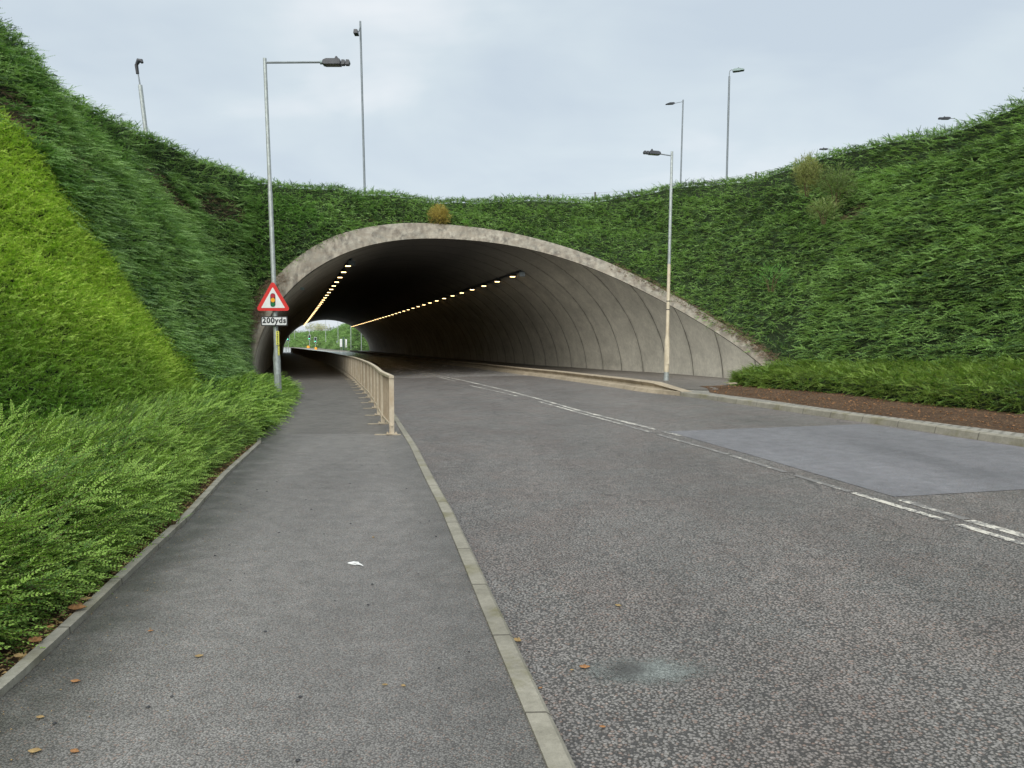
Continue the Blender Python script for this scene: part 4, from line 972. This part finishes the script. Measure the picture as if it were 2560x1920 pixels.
# ------------------------------------------------------------------ the cutting beyond the tunnel
foot_old = [(-24.5, 143, 0), (-28, 154, -.1), (-33.5, 166, -.2), (-47, 198, -.25), (-60, 226, -.25), (-90, 292, -.2), (-125, 360, 0), (-200, 430, 0)]
crest_old = [(-17, 147, 9.5), (-23, 162, 9.3), (-31, 178, 7.9), (-45, 212, 6.3), (-59, 240, 5.2), (-84, 300, 5.0), (-117, 372, 5.0), (-195, 445, 5)]
foot = [(-29, 162, -.4), (-33.2, 177, -.5), (-38.5, 186, -.5), (-46.5, 206, -.5), (-60, 243, -.4), (-90, 300, -.25), (-125, 368, 0), (-200, 440, 0)]
crest = [(-21, 167, 9.6), (-29, 184, 9.6), (-37, 193, 9.0), (-44, 214, 7.3), (-59, 254, 5.4), (-83, 310, 5.6), (-103, 352, 5.1), (-185, 445, 5)]
s = np.linspace(0, 7, 70)
a = np.stack([itp(s, range(8), np.array(foot)[:, k]) for k in range(3)], 1); b_ = np.stack([itp(s, range(8), np.array(crest)[:, k]) for k in range(3)], 1)
GF = np.stack([a + (b_ - a) * f for f in np.linspace(0, 1, 12)], 1); NF = quadn(GF); NF *= np.where(NF[..., 2:3] < 0, -1, 1)
GF2 = GF + NF * (.35 * nz(GF.reshape(-1, 3), 6)).reshape(GF.shape[:2])[..., None]
ext = GF2[:, -1].copy(); ext[:, 0] += 60; ext[:, 1] += 20
full = np.concatenate([GF2 - NF * .2, ext[:, None]], 1); n, m = full.shape[:2]
o = link('embankment', full.reshape(-1, 3), [(i * m + j, i * m + j + 1, (i + 1) * m + j + 1, (i + 1) * m + j) for i in range(n - 1) for j in range(m - 1)], M['under'], smooth=True); o['kind'] = 'structure'
Pf, Nf, _, _ = sample(GF2, NF, 7); Pf, Nf = Pf[Pf[:, 1] < 345], Nf[Pf[:, 1] < 345]
hf_ = Nf * np.array([1, 1, 0]); hf_ /= np.linalg.norm(hf_, axis=1, keepdims=True)
scatter('creeping_shrub_cover', Pf, rots(hf_, .1, .6, .3), rng.uniform(1.6, 2.8, len(Pf)), PROTO['far'], [LEAF['left'], M['stem']], kind='stuff', label='green planted bank seen through the far end of the tunnel', cat='ground cover')
def tree(c, r, th, mat, n, label):
    e = empty('tree', c, label=label, cat='tree', group='trees beyond the far bank')
    b = MB(); b.tube([(0, 0, -1), (.1, 0, th * .6), (0, .1, th)], [.3, .22, .12], 8)
    for k in range(7):
        a = k * .9 + rng.uniform(0, .5); b.tube([(0, 0, th * .7), (math.cos(a) * r[0] * .35, math.sin(a) * r[1] * .35, th + r[2] * .3), (math.cos(a) * r[0] * .7, math.sin(a) * r[1] * .7, th + r[2] * rng.uniform(.5, 1.4))], [.12, .07, .02], 5)
    b.obj('trunk', M['bark'], e)
    q = rng.normal(size=(n, 3)); q /= np.linalg.norm(q, axis=1, keepdims=True); q *= (rng.random(n) ** .35)[:, None]
    keep_ = nz(q * 2.2 + np.array(c) * .13, .7) > -.35
    q = q[keep_] * np.array(r) * (1 + .3 * nz(q[keep_] * 2, .8))[:, None] + np.array([0, 0, th + r[2] * .7])
    ro = np.stack([rng.normal(0, 1, len(q)), rng.normal(-.3, .6, len(q)), rng.uniform(0, 6.28, len(q))], 1)
    scatter('crown', q, ro, rng.uniform(1.4, 2.6, len(q)), PROTO['far'], [mat, M['bark']], parent=e)
tree((-80, 318, 4.3), (5.0, 4, 1.9), 1.6, LEAF['tree'], 900, 'pale bare looking tree above the far bank seen through the tunnel')
tree((-73, 322, 4.3), (4.6, 4, 1.2), 1.2, LEAF['treed'], 600, 'low dark green tree right of the pale tree beyond the tunnel')
tree((-96, 330, 3.6), (9, 4, 1.2), 1.0, LEAF['treed'], 900, 'low dark tree belt along the far bank beyond the tunnel')
tree((-108, 345, 1.8), (7, 4, 2.4), 1.6, LEAF['tree'], 800, 'brownish tree at the left end of the tunnel view')
def far_lamp(x, y, H, lab):
    e = empty('street_lamp', (x, y, float(pz(y))), label=lab, cat='street lamp', group='street lamps along the far bank')
    column(e, H, .11, .075, 1.3, M['galv']); arm_straight(e, (0, 0, H - .15), (-1.2, -.3, H - .1), .03, M['galvd']); lamp_head(e, (-1.15, -.3, H - .1), (-1, -.25, 0), .7, .3, .15, M['headd'])
for px, Y, lab in [(737.6, 300, 'leftmost lamp post against the far bank in the tunnel view'), (774.4, 245, 'lamp post rising behind the middle green traffic light'), (786.8, 330, 'thin lamp post in front of the pale tree'), (815.3, 238, 'lamp post right of the green traffic lights near mid tunnel view'),
                   (846, 214, 'lamp post with a small grey plate left of the white board'), (878, 186, 'lamp post right of the white boards in the tunnel view'), (904, 178, 'rightmost lamp post close to the far portal wall'), (740.4, 345, 'thin distant lamp post beside the leftmost one in the tunnel view')]:
    far_lamp((px - 1280) / 1922.5 * Y, Y, 10.0, lab)
def signal(x, y, hb, lab, sc=1.0):
    e = empty('traffic_light', (x, y, float(pz(y))), label=lab, cat='traffic light', group='green traffic lights beyond the tunnel')
    b = MB(); b.tube([(0, 0, -.1), (0, 0, hb + 1.3)], .06, 10); b.obj('pole', M['galv'], e)
    b = MB(); b.prism(rounded_poly([(-.36 * sc, hb), (.36 * sc, hb), (.36 * sc, hb + 1.5 * sc), (-.36 * sc, hb + 1.5 * sc)], .1), face_mat(-.1), .02); b.obj('backing_board', M['white'], e)
    b = MB(); b.prism(rounded_poly([(-.30 * sc, hb + .06), (.30 * sc, hb + .06), (.30 * sc, hb + 1.44 * sc), (-.30 * sc, hb + 1.44 * sc)], .08), face_mat(-.14), .035); b.obj('black_panel', M['dgreen'], e)
    b = MB(); b.box((0, -.25, hb + .75 * sc), (.32 * sc, .2, 1.15 * sc)); h = b.obj('signal_head', M['black'], e)
    for k, z in enumerate((1.1, .75, .4)):
        c = MB(); zz = hb + z * sc; c.tube([(0, -.34, zz), (0, -.40, zz)], .10 * sc, 14); c.obj('lens', M['green_on'] if k == 2 else M['black'], h)
        if k == 2:
            pass
    return e
signal((721.5 - 1280) / 1922.5 * 172, 172, 2.45, 'left green traffic light beyond the tunnel beside a thin grey pole')
signal((774.6 - 1280) / 1922.5 * 222, 222, 2.7, 'middle green traffic light beyond the tunnel above a yellow box')
signal((789.6 - 1280) / 1922.5 * 205, 205, 1.95, 'right green traffic light beyond the tunnel, lowest of the three')
e = empty('pole', ((715.8 - 1280) / 1922.5 * 170, 170, -.6), label='thin grey pole just left of the left traffic light', cat='pole')
b = MB(); b.tube([(0, 0, 0), (0, 0, 3.6)], .07, 8); b.obj('shaft', M['galvd'], e); b = MB(); b.tube([(0, 0, 3.6), (0, 0, 3.66)], .085, 8); b.obj('cap', M['galvd'], e)
for px, Y, zb, w, lab in [(771.5, 218, .45, .8, 'yellow box at the foot of the middle traffic light'), (790.6, 202, .2, .62, 'yellow box at the foot of the right traffic light')]:
    e = empty('yellow_box', ((px - 1280) / 1922.5 * Y, Y, float(pz(Y)) + zb), label=lab, cat='box')
    b = MB(); b.box((0, 0, .25), (w, .6, .5), top=(.9, .9)); b.obj('body', M['orange'], e); b = MB(); b.box((-.05, 0, .57), (w * .7, .45, .14), top=(.85, .85)); b.obj('lid', M['orange'], e)
def board(px, Y, z0, z1, w, mat, lab, legs=True, extra=None):
    e = empty('sign_board', ((px - 1280) / 1922.5 * Y, Y, float(pz(Y))), label=lab, cat='sign')
    b = MB(); b.prism(rounded_poly([(-w / 2, z0), (w / 2, z0), (w / 2, z1), (-w / 2, z1)], .05), face_mat(-.05), .05); b.obj('panel', mat, e)
    if legs:
        for s_ in (-w * .38, w * .38): b = MB(); b.tube([(s_, 0.05, 0), (s_, 0.05, z1)], .035, 8); b.obj('leg', M['galv'], e)
    if extra:
        b = MB()
        for zz in extra: b.box((0, -.06, zz), (w * .45, .012, .07))
        b.obj('lettering', M['headd'], e)
    return e
board(853.3, 190, 1.05, 2.95, .56, M['white'], 'white board with dark lettering on two legs beyond the tunnel', extra=[2.6, 2.3, 2.0, 1.7, 1.4])
board(858.9, 192, .15, 3.4, .26, M['dgreen'], 'tall narrow dark green board between the two white boards', legs=False)
board(866.0, 191, 1.25, 2.9, .38, M['white'], 'plain white board right of the dark board beyond the tunnel')
board(866.2, 190, .92, 1.12, .46, M['white'], 'small white plate under the right hand white board', legs=False)
board(843.8, 213, 1.95, 2.5, .5, M['galvd'], 'small grey plate on the lamp post left of the white boards', legs=False)
e = empty('pole', ((861.0 - 1280) / 1922.5 * 193, 193, -.55), label='thin grey pole beside the tall dark board beyond the tunnel', cat='pole')
b = MB(); b.tube([(0, 0, 0), (0, 0, 3.3)], .05, 8); b.obj('shaft', M['galv'], e); b = MB(); b.tube([(0, 0, 3.3), (0, 0, 3.36)], .06, 8); b.obj('cap', M['galv'], e)

# ------------------------------------------------------------------ fallen leaves and litter
def leaf_obj(x, y, z, L, ang, mat, label, curl=.3, lobes=False):
    n = 9; V = []; F = []
    for i in range(n + 1):
        f = i / n; w = math.sin(math.pi * min(1, f * 1.05)) ** .8 * .32 * L
        if lobes: w *= .7 + .6 * abs(math.sin(f * 9))
        w = max(w, .002); zz = curl * L * (f - .5) ** 2
        V += [(f * L - L / 2, -w, zz + .004 + abs(w) * curl * .6), (f * L - L / 2, 0, zz + .002), (f * L - L / 2, w * random.uniform(.8, 1.1), zz + .004 + abs(w) * curl)]
    F = [(i * 3 + k, i * 3 + k + 1, i * 3 + k + 4, i * 3 + k + 3) for i in range(n) for k in range(2)]
    o = link('fallen_leaf', V, F, mat, smooth=True); o.location = (x, y, z); o.rotation_euler = (0, 0, ang)
    s = o.modifiers.new('thickness', 'SOLIDIFY'); s.thickness = .0012
    return tag(o, label, 'leaf', 'fallen leaves on the ground')
LV = [(.03, 4.29, 'r', .055, 'curled orange leaf against the kerb on the road side', 1, .8), (.38, 3.93, 'r', .060, 'lobed orange leaf on the road left of the grey stain', 1, .3), (.31, 3.9, 'r', .022, 'tiny orange leaf fragment beside the lobed leaf on the road', 0, .3),
      (.68, 4.84, 'r', .045, 'small orange leaf on the open road above the grey stain', 1, .4), (.14, 3.7, 'r', .025, 'little brown leaf by the kerb below the curled leaf', 0, .3), (.40, 3.31, 'r', .030, 'orange leaf on the road near the bottom edge', 0, .3),
      (-1.92, 3.01, 'f', .055, 'orange leaf on the footway at the bottom left corner', 0, .3), (-2.07, 3.29, 'f', .038, 'rounded orange leaf at the left side of the footway', 0, .3), (-1.76, 3.01, 'f', .045, 'reddish narrow leaf on the footway near the bottom edge', 0, .2),
      (-2.12, 3.65, 'f', .050, 'narrow yellow brown leaf on the dark left part of the footway', 0, .2), (-1.64, 3.95, 'f', .048, 'tan leaf lying on the left half of the footway', 0, .2), (-.61, 3.61, 'f', .030, 'left one of two small orange leaves in the middle of the footway', 0, .3),
      (-.52, 3.60, 'f', .028, 'right one of two small orange leaves in the middle of the footway', 0, .3), (-2.06, 4.3, 'f', .032, 'small brown leaf on the footway near the hedge', 0, .3), (-1.17, 6.4, 'f', .03, 'dark curled leaf on the footway ahead of the white scrap', 0, .5)]
for x, y, k, L, lab, lb, cu in LV:
    z = float(zroad(x, y)) + .004 if k == 'r' else .002
    leaf_obj(x, y, z, L * .95, random.uniform(-.6, .6), random.choice([M['dead'], M['dead2']]), lab, cu, bool(lb))
for i, (x, y, L) in enumerate([(-2.62, 4.55, .11), (-2.66, 4.72, .07), (-2.56, 4.05, .09), (-2.52, 3.85, .06), (-2.60, 4.25, .05)]):
    leaf_obj(x, y, .04, L, random.uniform(-1, 1), M['dead'] if i % 2 == 0 else M['dead2'], ['large orange leaf on the soil between hedge and edging', 'tan leaf touching the large orange leaf on the soil', 'broad orange brown leaf lower down on the soil strip', 'yellowish leaf at the near end of the soil strip', 'small leaf between the broad leaf and the large orange leaf'][i], .5, True)
# scattered litter crumbs on the soil: uncountable
V = []; F = []
def crumb(x, y, z, L):
    a = random.uniform(0, 6.28); n0 = len(V); c, s_ = math.cos(a), math.sin(a); w = L * random.uniform(.3, .6)
    for u, v, h in ((-L / 2, 0, 0), (0, w / 2, .3), (L / 2, 0, 0), (0, -w / 2, .2)): V.append((x + u * c - v * s_, y + u * s_ + v * c, z + h * L * random.uniform(.2, 1.2)))
    F.append((n0, n0 + 1, n0 + 2)); F.append((n0, n0 + 2, n0 + 3))
for _ in range(2200):
    y = random.uniform(2.8, 13); x = float(xe(y)) - .08 - abs(random.gauss(0, .14)); crumb(x, y, float(pz(y)) + .012, random.uniform(.01, .045))
tag(link('leaf_litter', V, F, M['dead2']), 'brown leaf crumbs on the soil strip beside the left footway', 'leaf litter', kind='stuff')
V = []; F = []
for _ in range(1700):
    y = random.uniform(8, 24); x = float(sb(y)) + random.uniform(.02, 2.4); crumb(x, y, float(zsoil(x, y)) + .02, random.uniform(.02, .07))
tag(link('leaf_litter', V, F, M['dead']), 'brown leaf crumbs on the soil in front of the right hedge', 'leaf litter', kind='stuff')
V = []; F = []
for _ in range(420):
    y = random.uniform(2.6, 9); x = float(xe(y)) + abs(random.gauss(0, .35)); crumb(x, y, .003, random.uniform(.004, .014))
tag(link('leaf_crumbs', V, F, M['dead2']), 'tiny dry leaf crumbs on the left edge of the footway', 'leaf litter', kind='stuff')
# dark grit spots on the footway
V = []; F = []
for _ in range(70):
    y = random.uniform(2.8, 12); x = random.uniform(float(xe(y)) + .3, float(xk(y)) - .2); r_ = random.uniform(.004, .012); n0 = len(V)
    for k in range(7): V.append((x + math.cos(k * .9) * r_, y + math.sin(k * .9) * r_ * random.uniform(.6, 1), .004))
    V.append((x, y, .004 + r_ * .6)); F += [(n0 + k, n0 + (k + 1) % 7, n0 + 7) for k in range(7)]
tag(link('grit', V, F, M['black']), 'black grit specks scattered over the footway', 'grit', kind='stuff')
# torn white scrap: crumpled loop with a tail
b = MB(); b.tube([(-.055, .02, .008), (-.02, .035, .012), (.02, .03, .01), (.03, .0, .012), (.005, -.012, .008), (-.03, .0, .010), (-.055, .02, .008)], .007, 6, flat=.5)
b.tube([(.02, .0, .01), (.045, -.02, .012), (.07, -.045, .008)], [.009, .006, .002], 6, flat=.5)
o = b.obj('plastic_scrap', M['litter']); o.location = (-1.16, 5.60, .004); tag(o, 'torn white plastic scrap lying on the footway', 'litter')
b = MB(); b.box((0, 0, 0), (.28, .16, .035), Matrix.Rotation(.3, 3, 'Z')); b.box((.12, .09, .012), (.06, .04, .02)); o = b.obj('stone_chip', M['pad']); o.location = (6.55, 22.9, .42); tag(o, 'pale flat stone on the soil by the left end of the right hedge', 'stone')

# ------------------------------------------------------------------ sky, sun, camera
W = bpy.data.worlds.new('World'); SC.world = W; W.use_nodes = True; T_ = W.node_tree; T_.nodes.clear()
class WT(NT):
    def __init__(s, w): s.m = w; s.t = w.node_tree
w = WT(W)
SUN_EL, SUN_AZ = 44, 194      # azimuth clockwise from +Y
sky = w.n('ShaderNodeTexSky'); sky.sky_type = 'NISHITA'; sky.sun_disc = False; sky.sun_elevation = R(SUN_EL); sky.sun_rotation = R(SUN_AZ); sky.air_density = 1; sky.dust_density = 3
tc = w.n('ShaderNodeTexCoord').outputs['Generated']
sx = w.n('ShaderNodeSeparateXYZ', Vector=tc)
den = w.math('ADD', w.math('MAXIMUM', sx.outputs[2], 0.0), .22)
cx_ = w.math('DIVIDE', sx.outputs[0], den); cy_ = w.math('DIVIDE', sx.outputs[1], den)
pv = w.n('ShaderNodeCombineXYZ', X=cx_, Y=cy_, Z=0.0).outputs[0]
wv = w.n('ShaderNodeTexNoise', Vector=pv, Scale=.9, Detail=2).outputs['Color']
pv2 = w.n('ShaderNodeVectorMath', _operation='MULTIPLY_ADD', i0=wv, i1=(.7, .7, 0), i2=pv).outputs[0]
n1 = w.noise(w.map(pv2, (1.0, .75, 1)), 1.15, 5, .48); n2 = w.noise(w.map(pv2, (.6, 1.4, 1)), 3.0, 4, .5)
f = w.math('ADD', w.math('MULTIPLY', n1, .8), w.math('MULTIPLY', n2, .2))
cl = w.ramp(f, [(.39, (5.5, 6.3, 7.05)), (.5, (6.3, 7.1, 7.6)), (.61, (7.9, 8.3, 8.6))])
hz = w.ramp(sx.outputs[2], [(.0, .55), (.3, 0)])
cl = w.mix(hz, cl, (6.9, 7.6, 8.2))
cm = w.mix(.12, cl, sky.outputs[0])
bg = w.n('ShaderNodeBackground', Color=cm, Strength=.0435)
w.n('ShaderNodeOutputWorld', Surface=bg.outputs[0])
sd = bpy.data.lights.new('sun', 'SUN'); sd.energy = 1.5; sd.angle = R(75); sd.color = (1, .96, .88)
so = bpy.data.objects.new('sun', sd); COL.objects.link(so)
dv = Vector((math.sin(R(SUN_AZ)) * math.cos(R(SUN_EL)), math.cos(R(SUN_AZ)) * math.cos(R(SUN_EL)), math.sin(R(SUN_EL))))
so.rotation_euler = dv.to_track_quat('Z', 'Y').to_euler()
cd = bpy.data.cameras.new('camera'); cd.sensor_width = 36; cd.lens = 1922.5 / 2560 * 36; cd.clip_end = 3000; cd.clip_start = .05
co = bpy.data.objects.new('camera', cd); COL.objects.link(co); co.location = (0, 0, EZ)
co.rotation_euler = (R(90) - math.atan((960 - 855) / 1922.5), 0, 0); SC.camera = co
vs = SC.view_settings; vs.view_transform = 'Standard'; vs.look = 'None'; vs.exposure = 1.4; vs.gamma = 1
SC.render.engine = 'CYCLES'; SC.cycles.use_denoising = True; SC.cycles.max_bounces = 6; SC.cycles.diffuse_bounces = 3; SC.cycles.glossy_bounces = 2; SC.cycles.transmission_bounces = 2; SC.cycles.caustics_reflective = False; SC.cycles.caustics_refractive = False
SC.cycles.sample_clamp_indirect = 4
